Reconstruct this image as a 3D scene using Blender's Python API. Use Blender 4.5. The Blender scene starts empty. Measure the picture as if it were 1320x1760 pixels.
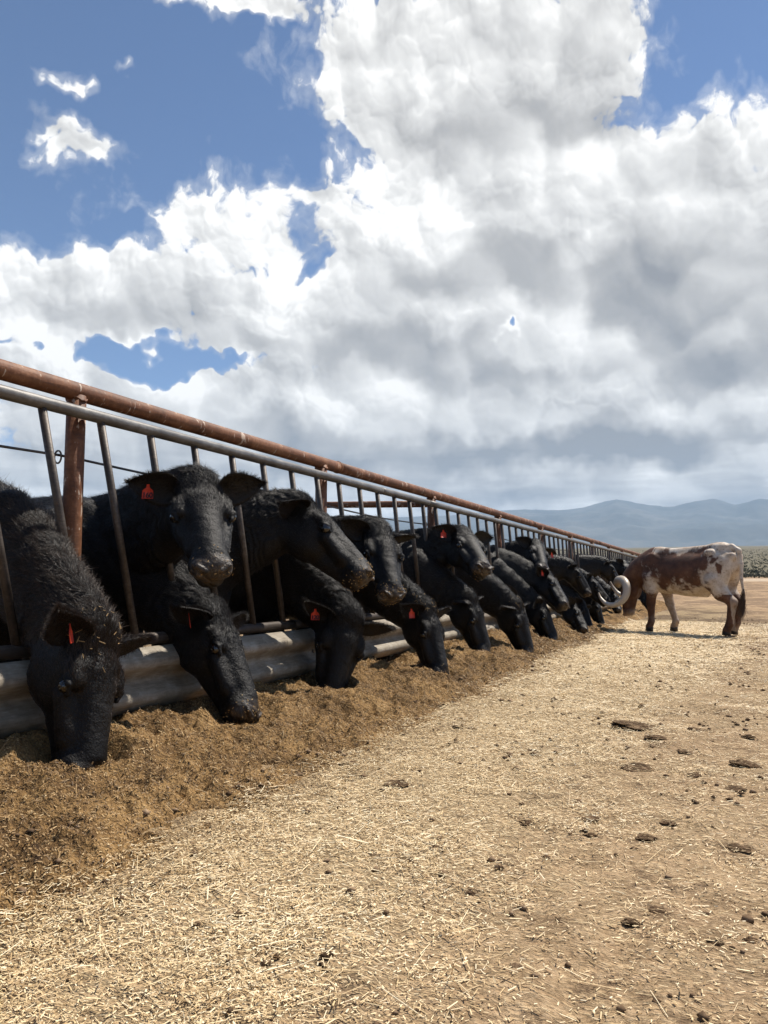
import bpy, math, random
import numpy as np
from mathutils import Vector, Matrix, noise as mnoise

scene = bpy.context.scene
COL = scene.collection
R = math.radians
rng = np.random.default_rng(11)

# ------------------------------------------------------------------ camera
CAM_H = 0.80
cam_data = bpy.data.cameras.new("camera")
cam_data.sensor_fit = 'HORIZONTAL'
cam_data.sensor_width = 36.0
cam_data.lens = 36.0
cam_data.clip_start = 0.05
cam_data.clip_end = 60000.0
cam = bpy.data.objects.new("camera", cam_data)
COL.objects.link(cam)
cam.location = (0, 0, CAM_H)
cam.rotation_euler = (R(90 + 5.108), 0, R(24.537))
scene.camera = cam

# ------------------------------------------------------------------ exposure
scene.view_settings.view_transform = 'Standard'
scene.view_settings.look = 'None'
scene.view_settings.exposure = 0.45
scene.view_settings.gamma = 1.0
scene.view_settings.use_curve_mapping = False
scene.cycles.use_denoising = True
scene.cycles.max_bounces = 6
scene.cycles.diffuse_bounces = 3
scene.cycles.glossy_bounces = 3
scene.cycles.transmission_bounces = 4
scene.cycles.volume_bounces = 1
scene.cycles.transparent_max_bounces = 8
scene.cycles.caustics_reflective = False
scene.cycles.caustics_refractive = False

# ------------------------------------------------------------------ sun
SUN_EL, SUN_AZ = R(58.0), R(31.0)            # azimuth from +Y towards +X
sun_dir = Vector((math.sin(SUN_AZ) * math.cos(SUN_EL), math.cos(SUN_AZ) * math.cos(SUN_EL), math.sin(SUN_EL)))
sl = bpy.data.lights.new("sun", 'SUN')
sl.energy = 5.0
sl.angle = R(0.53)
sl.color = (1.0, 0.93, 0.83)
so = bpy.data.objects.new("sun", sl)
COL.objects.link(so)
so.rotation_euler = (-sun_dir).to_track_quat('-Z', 'Y').to_euler()
so.location = sun_dir * 50

# ------------------------------------------------------------------ node helpers
class NT:
    """small helper to chain shader nodes"""
    def __init__(self, tree):
        self.t = tree; self.n = tree.nodes; self.l = tree.links
    def new(self, typ, **kw):
        nd = self.n.new(typ)
        for k, v in kw.items(): setattr(nd, k, v)
        return nd
    def put(self, sock, v):
        if hasattr(v, 'is_output'): self.l.new(v, sock)
        elif v is not None: sock.default_value = v
    def m(self, op, a, b=None, c=None, clamp=False):
        nd = self.n.new('ShaderNodeMath'); nd.operation = op; nd.use_clamp = clamp
        self.put(nd.inputs[0], a)
        if b is not None: self.put(nd.inputs[1], b)
        if c is not None: self.put(nd.inputs[2], c)
        return nd.outputs[0]
    def v(self, op, a, b=None, scale=None):
        nd = self.n.new('ShaderNodeVectorMath'); nd.operation = op
        self.put(nd.inputs[0], a)
        if b is not None: self.put(nd.inputs[1], b)
        if scale is not None: self.put(nd.inputs['Scale'], scale)
        return nd.outputs['Value'] if op in ('LENGTH', 'DOT_PRODUCT', 'DISTANCE') else nd.outputs['Vector']
    def sstep(self, x, lo, hi, a=0.0, b=1.0):
        nd = self.n.new('ShaderNodeMapRange'); nd.interpolation_type = 'SMOOTHSTEP'
        self.put(nd.inputs['Value'], x)
        self.put(nd.inputs['From Min'], lo); self.put(nd.inputs['From Max'], hi)
        self.put(nd.inputs['To Min'], a); self.put(nd.inputs['To Max'], b)
        return nd.outputs['Result']
    def noise(self, vec, scale, detail=0.0, rough=0.5, dim='3D', dist=0.0, out='Fac'):
        nd = self.n.new('ShaderNodeTexNoise'); nd.noise_dimensions = dim
        if vec is not None: self.put(nd.inputs['Vector'], vec)
        nd.inputs['Scale'].default_value = scale
        nd.inputs['Detail'].default_value = detail
        nd.inputs['Roughness'].default_value = rough
        nd.inputs['Distortion'].default_value = dist
        return nd.outputs[out]
    def mix(self, fac, a, b, blend='MIX'):
        nd = self.n.new('ShaderNodeMix'); nd.data_type = 'RGBA'; nd.blend_type = blend
        nd.clamp_factor = True
        self.put(nd.inputs[0], fac); self.put(nd.inputs[6], a); self.put(nd.inputs[7], b)
        return nd.outputs[2]
    def ramp(self, fac, stops):
        nd = self.n.new('ShaderNodeValToRGB'); self.put(nd.inputs[0], fac)
        e = nd.color_ramp.elements
        while len(e) > 1: e.remove(e[-1])
        e[0].position, e[0].color = stops[0]
        for p, c in stops[1:]:
            x = e.new(p); x.color = c
        return nd.outputs[0]

def rgb(r, g, b): return (r, g, b, 1.0)

# ------------------------------------------------------------------ sky: clear-air sky with cumulus banks at their compass bearings
CLOUDS = [  # azimuth, elevation, half width, half height (radians), thickness
    (-0.2928, 0.6072, 0.2251, 0.085, 1.1),
    (-0.4042, 0.6255, 0.1199, 0.0672, 1.0),
    (-0.1724, 0.6265, 0.0947, 0.0568, 0.95),
    (-0.2631, 0.5223, 0.2063, 0.1045, 1.2),
    (-0.1966, 0.4276, 0.2497, 0.1373, 1.3),
    (-0.4442, 0.5558, 0.0557, 0.0453, 0.5),
    (0.0186, 0.3933, 0.1293, 0.1087, 1.05),
    (-0.0445, 0.4719, 0.0964, 0.0665, 0.75),
    (-0.1126, 0.3119, 0.297, 0.1296, 1.25),
    (-0.3816, 0.3338, 0.1992, 0.1206, 1.1),
    (-0.5749, 0.3237, 0.2248, 0.0779, 0.95),
    (-0.8067, 0.3321, 0.1886, 0.0564, 0.85),
    (-0.3967, 0.4837, 0.0866, 0.058, 0.8),
    (-0.5958, 0.4359, 0.1333, 0.0495, 0.52),
    (-0.5305, 0.4753, 0.0586, 0.0356, 0.5),
    (-0.6755, 0.4586, 0.0447, 0.0319, 0.36),
    (-0.8514, 0.5222, 0.0284, 0.0137, 0.4),
    (-0.8282, 0.4992, 0.0424, 0.0235, 0.44),
    (-0.8268, 0.5749, 0.018, 0.0093, 0.3),
    (-0.7905, 0.5892, 0.0086, 0.0049, 0.2),
    (-0.6123, 0.673, 0.1018, 0.0176, 0.6),
    (-0.719, 0.6543, 0.045, 0.0145, 0.45),
    (-0.533, 0.6703, 0.024, 0.0105, 0.3),
    (-0.4283, 0.1948, 0.6047, 0.0971, 1.2),
    (-0.6987, 0.2168, 0.2939, 0.0574, 0.85),
    (-0.4283, 0.1195, 0.7411, 0.0605, 1.3),
    (-0.8621, 0.2316, 0.1021, 0.0472, 0.8),
    (-0.1016, 0.2132, 0.2722, 0.0987, 1.2),
    (-0.8386, 0.2948, 0.0789, 0.0266, 0.5),
    (-0.4283, 0.0513, 0.8813, 0.068, 1.1),
]
GAPS = [
    (-0.7252, 0.2774, 0.071, 0.021, 0.75),
    (-0.6341, 0.265, 0.0445, 0.0158, 0.6),
    (-0.2726, 0.3162, 0.0197, 0.0114, 0.8),
    (-0.8636, 0.2704, 0.0193, 0.0106, 0.4),
    (-0.778, 0.2914, 0.0275, 0.015, 0.5),
    (-0.5219, 0.3943, 0.0388, 0.0124, 0.25),
    (-0.7753, 0.4148, 0.0491, 0.0192, 0.35),
    (-0.4582, 0.4773, 0.0142, 0.0324, 0.22),
    (-0.468, 0.5341, 0.0198, 0.0308, 0.2),
]
SHADES = [
    (-0.255, 0.537, 0.1838, 0.0606, 0.2),
    (-0.0362, 0.3371, 0.1803, 0.092, 0.32),
    (-0.3038, 0.3807, 0.1454, 0.0414, 0.2),
    (-0.4438, 0.2909, 0.1537, 0.0436, 0.2),
    (-0.1169, 0.1642, 0.2993, 0.0323, 0.3),
    (-0.5655, 0.1856, 0.1862, 0.0297, 0.24),
    (-0.3824, 0.1495, 0.3512, 0.0302, 0.24),
    (-0.7994, 0.3163, 0.1154, 0.0302, 0.13),
    (-0.1589, 0.4563, 0.1102, 0.0382, 0.1),
    (-0.6422, 0.2989, 0.1109, 0.0248, 0.12),
    (-0.2003, 0.2624, 0.1461, 0.0286, 0.16),
    (-0.802, 0.1957, 0.1067, 0.0279, 0.14),
    (-0.0003, 0.2458, 0.0964, 0.0336, 0.2),
]

def cloud_nodes(k, uv, el):
    w = k.v('SUBTRACT', k.noise(uv, 7.0, 4.0, 0.62, '2D', out='Color'), (0.5, 0.5, 0.5))
    p = k.v('MULTIPLY', k.v('ADD', uv, k.v('SCALE', w, scale=0.13)), (1, 1, 0))
    bulk = None
    for az, el_, ra, re, am in CLOUDS:
        d = k.v('LENGTH', k.v('MULTIPLY', k.v('SUBTRACT', p, (az, el_, 0)), (1 / ra, 1 / re, 0)))
        b = k.m('MULTIPLY_ADD', d, -am, 1.12 * am)
        bulk = b if bulk is None else k.m('SMOOTH_MAX', bulk, b, 0.22)
    for az, el_, ra, re, am in GAPS:
        d = k.v('LENGTH', k.v('MULTIPLY', k.v('SUBTRACT', p, (az, el_, 0)), (1 / ra, 1 / re, 0)))
        bulk = k.m('SUBTRACT', bulk, k.m('MAXIMUM', k.m('MULTIPLY_ADD', d, -am, 1.25 * am), 0.0))
    # the same kind of broken cumulus goes on round the rest of the sky
    away = k.sstep(k.v('DISTANCE', uv, (-0.42, 0.28, 0)), 0.62, 0.95)
    big = k.noise(p, 2.3, 2.0, 0.5, '2D')
    rest = k.m('MULTIPLY_ADD', big, 4.0, -4.25)
    bulk = k.m('MAXIMUM', bulk, k.m('MULTIPLY_ADD', away, 1.6, rest))
    bulk = k.m('MINIMUM', k.m('MULTIPLY', bulk, 1.45), 1.15)
    def puff(vec, f):
        nd = k.new('ShaderNodeTexVoronoi', voronoi_dimensions='2D', feature='SMOOTH_F1')
        k.put(nd.inputs['Vector'], vec); nd.inputs['Scale'].default_value = f; nd.inputs['Smoothness'].default_value = 0.35
        nd.inputs['Detail'].default_value = 0.0
        d = nd.outputs['Distance']
        return k.m('MULTIPLY_ADD', k.m('MULTIPLY', d, d), -1.7, 1.0)          # rounded heads with creases between
    q = k.v('ADD', uv, k.v('SCALE', w, scale=0.060))
    height = None; lit = None; small = None
    for f, a, l in ((7.5, 0.46, 0.40), (19, 0.32, 0.34), (46, 0.18, 0.24), (104, 0.10, 0.15)):
        h0 = puff(q, f); h1 = puff(k.v('ADD', q, (0.20 / f, 0.36 / f, 0)), f)
        t = k.m('MULTIPLY', h0, a); g = k.m('MULTIPLY', k.m('SUBTRACT', h0, h1), l)
        height = t if height is None else k.m('ADD', height, t)
        if f < 30: lit = g if lit is None else k.m('ADD', lit, g)
        else: small = g if small is None else k.m('ADD', small, g)
    fine = k.m('SUBTRACT', k.noise(q, 26.0, 8.0, 0.64, '2D'), 0.5)
    h = k.m('ADD', k.m('ADD', bulk, k.m('SUBTRACT', height, 0.74)), k.m('MULTIPLY', fine, 1.0))
    alpha = k.sstep(h, -0.03, 0.24)
    alpha = k.m('MAXIMUM', alpha, k.sstep(h, -0.34, 0.15, 0.0, 0.26))
    # thick parts are seen against the sun: they turn grey, thin rims stay white
    th = k.sstep(k.m('ADD', bulk, k.m('MULTIPLY', height, 0.25)), 0.15, 1.15)
    soft = k.noise(p, 5.0, 2.0, 0.5, '2D')
    low = k.sstep(el, 0.03, 0.36, 1.0, 0.0)
    shade = k.m('MULTIPLY', th, k.m('MULTIPLY_ADD', low, 0.06, k.m('MULTIPLY_ADD', k.sstep(soft, 0.36, 0.62), 0.11, 0.10)))
    for az, el_, ra, re, am in SHADES:
        d = k.v('LENGTH', k.v('MULTIPLY', k.v('SUBTRACT', p, (az, el_, 0)), (1 / ra, 1 / re, 0)))
        shade = k.m('ADD', shade, k.m('MULTIPLY', k.sstep(d, 0.2, 1.25, am, 0.0), th))
    br = k.m('SUBTRACT', 0.98, shade)
    br = k.m('ADD', br, k.m('MULTIPLY', lit, k.m('MULTIPLY_ADD', th, -0.10, 0.62)))
    br = k.m('ADD', br, k.m('MULTIPLY', small, k.m('MULTIPLY_ADD', k.sstep(shade, 0.05, 0.30), -0.38, 0.46)))
    br = k.m('ADD', br, k.m('MULTIPLY', fine, 0.10))
    # flat layered bands close to the horizon
    band = k.noise(k.v('MULTIPLY', k.v('ADD', uv, k.v('SCALE', w, scale=0.02)), (5.0, 40.0, 0)), 1.0, 5.0, 0.55, '2D')
    bandw = k.sstep(el, 0.09, 0.22, 1.0, 0.0)
    br = k.m('ADD', br, k.m('MULTIPLY', bandw, k.m('MULTIPLY_ADD', band, 0.85, -0.50)))
    br = k.m('MINIMUM', k.m('MAXIMUM', br, 0.36), 0.98)
    return alpha, br

world = bpy.data.worlds.new("World"); scene.world = world
world.use_nodes = True
world.node_tree.nodes.clear()
k = NT(world.node_tree)
out = k.new('ShaderNodeOutputWorld')
bg = k.new('ShaderNodeBackground')
sky = k.new('ShaderNodeTexSky')
sky.sky_type = 'NISHITA'; sky.sun_disc = False
sky.sun_elevation = SUN_EL; sky.sun_rotation = SUN_AZ
sky.altitude = 2500; sky.air_density = 1.0; sky.dust_density = 0.3; sky.ozone_density = 4.0
SKY_STRENGTH = 0.096
bg.inputs['Strength'].default_value = SKY_STRENGTH
tc = k.new('ShaderNodeTexCoord')
sep = k.new('ShaderNodeSeparateXYZ'); k.l.new(tc.outputs['Generated'], sep.inputs[0])
az = k.m('ARCTAN2', sep.outputs[0], sep.outputs[1])
el = k.m('ARCSINE', sep.outputs[2])
cmb = k.new('ShaderNodeCombineXYZ'); k.l.new(az, cmb.inputs[0]); k.l.new(el, cmb.inputs[1])
alpha, br = cloud_nodes(k, cmb.outputs[0], el)
ccol = k.ramp(br, [(0.30, rgb(0.20, 0.205, 0.22)), (0.60, rgb(0.40, 0.395, 0.39)), (0.86, rgb(0.66, 0.655, 0.64)), (0.98, rgb(0.84, 0.83, 0.81))])
cl = k.v('SCALE', ccol, scale=1.0 / SKY_STRENGTH)
col = k.mix(alpha, sky.outputs[0], cl)
k.l.new(col, bg.inputs['Color']); k.l.new(bg.outputs[0], out.inputs[0])
world.cycles.sampling_method = 'MANUAL'
world.cycles.sample_map_resolution = 512

# ------------------------------------------------------------------ object helpers
def tag(o, label=None, cat=None, group=None, kind=None):
    if label: o["label"] = label
    if cat: o["category"] = cat
    if group: o["group"] = group
    if kind: o["kind"] = kind
    return o

def mesh_np(name, verts, faces, mat=None, smooth=False):
    """verts (n,3); faces: array (m,3|4) or a list of such arrays"""
    me = bpy.data.meshes.new(name)
    fl = faces if isinstance(faces, list) else [faces]
    fl = [np.asarray(f, dtype=np.int32) for f in fl if len(f)]
    verts = np.asarray(verts, dtype=np.float32)
    me.vertices.add(len(verts)); me.vertices.foreach_set("co", verts.ravel())
    idx = np.concatenate([f.ravel() for f in fl]); n = np.concatenate([np.full(len(f), f.shape[1], np.int32) for f in fl])
    me.loops.add(len(idx)); me.loops.foreach_set("vertex_index", idx)
    me.polygons.add(len(n)); me.polygons.foreach_set("loop_start", np.concatenate([[0], np.cumsum(n)[:-1]]).astype(np.int32))
    if smooth: me.polygons.foreach_set("use_smooth", np.ones(len(n), bool))
    me.update(calc_edges=True)
    if mat: me.materials.append(mat)
    return me

def obj(name, me, parent=None, loc=None):
    o = bpy.data.objects.new(name, me); COL.objects.link(o)
    if parent is not None: o.parent = parent
    if loc is not None: o.location = loc
    return o

def empty(name, loc=(0, 0, 0), rz=0.0):
    o = bpy.data.objects.new(name, None); COL.objects.link(o)
    o.location = loc; o.rotation_euler = (0, 0, rz); o.empty_display_size = 0.2
    return o

def attr(me, name, vals, typ='FLOAT', dom='POINT'):
    a = me.attributes.new(name, typ, dom)
    a.data.foreach_set('value' if typ == 'FLOAT' else ('color' if 'COLOR' in typ else 'vector'), np.asarray(vals, np.float32).ravel())

def frames(path):
    """parallel-transport frames along a polyline"""
    P = np.asarray(path, float); T = np.gradient(P, axis=0); T /= np.linalg.norm(T, axis=1)[:, None]
    u = np.cross(T[0], [0, 0, 1.0]);
    if np.linalg.norm(u) < 1e-3: u = np.cross(T[0], [1.0, 0, 0])
    u /= np.linalg.norm(u); U = [u]
    for i in range(1, len(P)):
        u = U[-1] - T[i] * (U[-1] @ T[i]); U.append(u / np.linalg.norm(u))
    U = np.array(U); return P, T, U, np.cross(T, U)

def tube(path, rad, n=12, cap=True):
    P, T, U, V = frames(path)
    r = np.broadcast_to(np.asarray(rad, float), (len(P),))
    a = np.linspace(0, 2 * np.pi, n, endpoint=False)
    ring = P[:, None] + r[:, None, None] * (np.cos(a)[None, :, None] * U[:, None] + np.sin(a)[None, :, None] * V[:, None])
    v = ring.reshape(-1, 3); m = len(P)
    i = np.arange(m - 1)[:, None] * n; j = np.arange(n)[None]; j2 = (j + 1) % n
    f = np.stack([i + j, i + j2, i + n + j2, i + n + j], -1).reshape(-1, 4)
    fl = [f]
    if cap:
        v = np.vstack([v, P[0], P[-1]]); c0, c1 = len(v) - 2, len(v) - 1
        jj = np.arange(n); jn = (jj + 1) % n
        fl.append(np.stack([np.full(n, c0), jn, jj], -1)); fl.append(np.stack([np.full(n, c1), (m - 1) * n + jj, (m - 1) * n + jn], -1))
    return v, fl

def merge(parts):
    V = []; F4 = []; F3 = []; off = 0
    for v, fl in parts:
        for f in (fl if isinstance(fl, list) else [fl]):
            f = np.asarray(f)
            (F4 if f.shape[1] == 4 else F3).append(f + off)
        V.append(v); off += len(v)
    out = []
    if F4: out.append(np.concatenate(F4))
    if F3: out.append(np.concatenate(F3))
    return np.concatenate(V), out

def box(lo, hi):
    x0, y0, z0 = lo; x1, y1, z1 = hi
    v = np.array([[x0, y0, z0], [x1, y0, z0], [x1, y1, z0], [x0, y1, z0], [x0, y0, z1], [x1, y0, z1], [x1, y1, z1], [x0, y1, z1]], float)
    return v, [np.array([[0, 3, 2, 1], [4, 5, 6, 7], [0, 1, 5, 4], [1, 2, 6, 5], [2, 3, 7, 6], [3, 0, 4, 7]])]

# numpy value noise / fbm for shaping terrain
_perm = np.random.default_rng(5).random(65536).astype(np.float32)
def vnoise(x, y, seed=0):
    xi = np.floor(x).astype(np.int64); yi = np.floor(y).astype(np.int64)
    fx = x - xi; fy = y - yi; fx = fx * fx * (3 - 2 * fx); fy = fy * fy * (3 - 2 * fy)
    h = lambda a, b: _perm[((a * 374761393 + b * 668265263 + seed * 974634777) ^ ((a * 1274126177 + b) >> 7)) & 65535]
    return (h(xi, yi) * (1 - fx) + h(xi + 1, yi) * fx) * (1 - fy) + (h(xi, yi + 1) * (1 - fx) + h(xi + 1, yi + 1) * fx) * fy
def fbm(x, y, oct=5, seed=0, gain=0.5, lac=2.03):
    s = 0; a = 1; t = 0
    for o in range(oct):
        s = s + a * vnoise(x, y, seed + o * 17); t += a; a *= gain; x = x * lac + 11.3; y = y * lac - 7.7
    return s / t

def new_mat(name):
    m = bpy.data.materials.new(name); m.use_nodes = True
    m.node_tree.nodes.clear(); k = NT(m.node_tree)
    o = k.new('ShaderNodeOutputMaterial'); b = k.new('ShaderNodeBsdfPrincipled')
    k.l.new(b.outputs[0], o.inputs[0])
    return m, k, b
def bump(k, h, dist, strength=1.0):
    nd = k.new('ShaderNodeBump'); nd.inputs['Strength'].default_value = strength; nd.inputs['Distance'].default_value = dist
    k.put(nd.inputs['Height'], h); return nd.outputs[0]
def getattr_node(k, name, out='Fac'):
    nd = k.new('ShaderNodeAttribute'); nd.attribute_name = name; return nd.outputs[out]
def objcoord(k): return k.new('ShaderNodeTexCoord').outputs['Object']

def unit_rows(v): return v / (np.linalg.norm(v, axis=1)[:, None] + 1e-9)
def slips(P, D, N, L, W):
    """flat flakes, one face each"""
    S = unit_rows(np.cross(D, N)); h = (L * 0.5)[:, None]; w = W[:, None]; a, b = P - D * h, P + D * h
    v = np.stack([a - S * w, b - S * w * 0.8, b + S * w * 0.8, a + S * w], 1).reshape(-1, 3)
    return v, (np.arange(len(P)) * 4)[:, None] + np.array([0, 1, 2, 3])
def strips(P, D, N, L, W, ridge=0.45):
    """little two-faced stalks: centre P, direction D, up N, length L, half width W"""
    S = unit_rows(np.cross(D, N)); h = (L * 0.5)[:, None]; w = W[:, None]
    a, b = P - D * h, P + D * h; up = N * w * ridge * 2
    v = np.stack([a - S * w, a + up, a + S * w, b - S * w, b + up, b + S * w], 1).reshape(-1, 3)
    o = (np.arange(len(P)) * 6)[:, None]
    f = np.concatenate([o + np.array([0, 3, 4, 1]), o + np.array([1, 4, 5, 2])]);
    return v, f


# ------------------------------------------------------------------ land
def rise(d):
    """the bare lot is level, the valley floor beyond climbs gently to the foot of the mountains"""
    d = np.asarray(d, float)
    z = np.where(d < 28, 0.0, 0.000215 * (d - 28) ** 2)
    z90 = 0.000215 * (95 - 28) ** 2; s90 = 2 * 0.000215 * (95 - 28)
    e = np.clip(d - 95, 0, None)
    z2 = z90 + s90 * e + 0.0125 * e * (1 - np.exp(-e / 160.0))
    return np.where(d < 95, z, z2)

def relief(x, y):
    """small unevenness of the trampled lot"""
    hoof = np.clip(fbm(x * 4.3, y * 4.3, 3, 15) - 0.56, 0, 1) * np.clip((x + 1.2) / 0.8, 0, 1)
    return 0.030 * (fbm(x * 1.1, y * 1.1, 4, 3) - 0.5) + 0.022 * (fbm(x * 7, y * 7, 4, 9, 0.6) - 0.5) - 0.10 * hoof

def ground_z(x, y):
    d = np.hypot(x, y)
    f = np.clip(1 - d / 60, 0, 1)
    return rise(d) + relief(x, y) * f

def build_ground():
    rad = np.concatenate([np.geomspace(0.4, 4, 130), np.geomspace(4.06, 30, 130), np.geomspace(31, 9000, 90)])
    a = np.concatenate([np.radians(np.linspace(-62, 22, 300, endpoint=False)), np.radians(np.linspace(22, 298, 120, endpoint=False))]); na = len(a)
    X = rad[:, None] * np.sin(a); Y = rad[:, None] * np.cos(a)
    Z = ground_z(X, Y)
    far = np.clip((rad - 150) / 600, 0, 1)[:, None]
    Z = Z + far * 9 * (fbm(X / 420, Y / 420, 3, 40) - 0.5)
    v = np.stack([X, Y, Z], -1).reshape(-1, 3)
    i = np.arange(len(rad) - 1)[:, None] * na; j = np.arange(na)[None]; j2 = (j + 1) % na
    f = np.stack([i + j, i + na + j, i + na + j2, i + j2], -1).reshape(-1, 4)
    v = np.vstack([v, [0, 0, float(ground_z(0.0, 0.0))]]); c = len(v) - 1
    jj = np.arange(na); f3 = np.stack([np.full(na, c), jj, (jj + 1) % na], -1)
    m, k, b = new_mat("trampled_dirt_and_straw")
    geo = k.new('ShaderNodeNewGeometry'); P = geo.outputs['Position']
    sp = k.new('ShaderNodeSeparateXYZ'); k.l.new(P, sp.inputs[0])
    flat = k.v('MULTIPLY', P, (1, 1, 0))
    dist = k.v('LENGTH', flat)
    n1 = k.noise(flat, 1.3, 5, 0.6); n2 = k.noise(flat, 9.0, 5, 0.65); n3 = k.noise(flat, 55.0, 4, 0.7)
    # chopped straw: fine stretched flecks in three directions
    def fleck(ang, sx, sy, sc):
        mp = k.new('ShaderNodeMapping'); mp.inputs['Rotation'].default_value = (0, 0, ang); mp.inputs['Scale'].default_value = (sx, sy, 1)
        k.l.new(k.v('ADD', flat, k.v('SCALE', k.noise(flat, 14, 2, out='Color'), scale=0.06)), mp.inputs['Vector'])
        return k.sstep(k.noise(mp.outputs[0], sc, 2.0, 0.6), 0.52, 0.66)
    fl = k.m('MAXIMUM', k.m('MAXIMUM', fleck(0.3, 1, 6, 26), fleck(1.5, 1, 6, 30)), fleck(2.5, 1, 6, 22))
    # share of straw: thick beside the feed (X about -1.6 .. -0.5), thinner over the open lot
    xw = k.m('ADD', sp.outputs[0], k.m('MULTIPLY', k.m('SUBTRACT', n1, 0.5), 1.1))
    edge = k.m('MINIMUM', k.m('MULTIPLY_ADD', sp.outputs[1], 0.07, -1.0), -0.35)
    strip = k.m('MULTIPLY', k.sstep(xw, -2.2, -1.6), k.sstep(k.m('SUBTRACT', xw, edge), -0.25, 0.45, 1.0, 0.0))
    patch = k.sstep(n1, 0.42, 0.62)
    share = k.m('ADD', k.m('MULTIPLY', strip, 0.75), k.m('MULTIPLY_ADD', patch, 0.35, 0.30))
    lot = k.sstep(dist, 14.0, 30.0, 1.0, 0.0)
    share = k.m('MULTIPLY', share, k.m('MULTIPLY_ADD', lot, 0.85, 0.15))
    dirt = k.ramp(k.m('ADD', k.m('MULTIPLY', n2, 0.6), k.m('MULTIPLY', n3, 0.4)),
                  [(0.32, rgb(0.11, 0.066, 0.034)), (0.47, rgb(0.31, 0.203, 0.112)), (0.68, rgb(0.52, 0.365, 0.220))])
    strawc = k.ramp(n3, [(0.3, rgb(0.40, 0.27, 0.135)), (0.5, rgb(0.70, 0.52, 0.295)), (0.7, rgb(0.86, 0.69, 0.44))])
    sw = k.m('MULTIPLY', share, k.m('MULTIPLY_ADD', fl, 0.75, 0.35), clamp=True)
    c = k.mix(sw, dirt, strawc)
    dk = k.sstep(k.noise(flat, 6.0, 8, 0.80), 0.53, 0.63)
    c = k.mix(k.m('MULTIPLY', dk, k.m('MULTIPLY_ADD', strip, -0.35, 0.72)), c, rgb(0.125, 0.078, 0.045))
    damp = k.sstep(k.noise(flat, 0.9, 5, 0.62), 0.50, 0.66)
    c = k.mix(k.m('MULTIPLY', damp, k.m('MULTIPLY_ADD', strip, -0.45, 0.55)), c, rgb(0.21, 0.130, 0.072))
    # trodden dark streaks that lie across the far lot
    far_n = k.noise(k.v('MULTIPLY', flat, (0.5, 0.22, 0)), 1.0, 7, 0.75)
    c = k.mix(k.m('MULTIPLY', k.sstep(far_n, 0.44, 0.56), k.sstep(dist, 9, 17, 0.0, 0.72)), c, rgb(0.155, 0.10, 0.06))
    # beyond the lot: pale track, then dusty sage flats
    track = k.m('MULTIPLY', k.sstep(dist, 84, 88), k.sstep(dist, 96, 100, 1.0, 0.0))
    c = k.mix(k.m('MULTIPLY', track, 0.7), c, rgb(0.50, 0.40, 0.29))
    sagec = k.ramp(k.noise(flat, 0.35, 6, 0.7), [(0.35, rgb(0.075, 0.073, 0.046)), (0.62, rgb(0.18, 0.15, 0.095))])
    c = k.mix(k.sstep(dist, 98, 120), c, sagec)
    k.l.new(c, b.inputs['Base Color']); b.inputs['Roughness'].default_value = 0.9
    b.inputs['Specular IOR Level'].default_value = 0.15
    hgt = k.m('ADD', k.m('ADD', k.m('MULTIPLY', n3, 0.35), k.m('MULTIPLY', n2, 0.5)), k.m('MULTIPLY', k.m('MULTIPLY', fl, share), 0.35))
    k.l.new(bump(k, hgt, 0.035, 1.0), b.inputs['Normal'])
    o = obj("ground", mesh_np("ground", v, [f, f3], m, True))
    tag(o, "bare tan dirt lot littered with straw, running out to sage flats", "ground", kind="structure")
    return o
build_ground()

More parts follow.
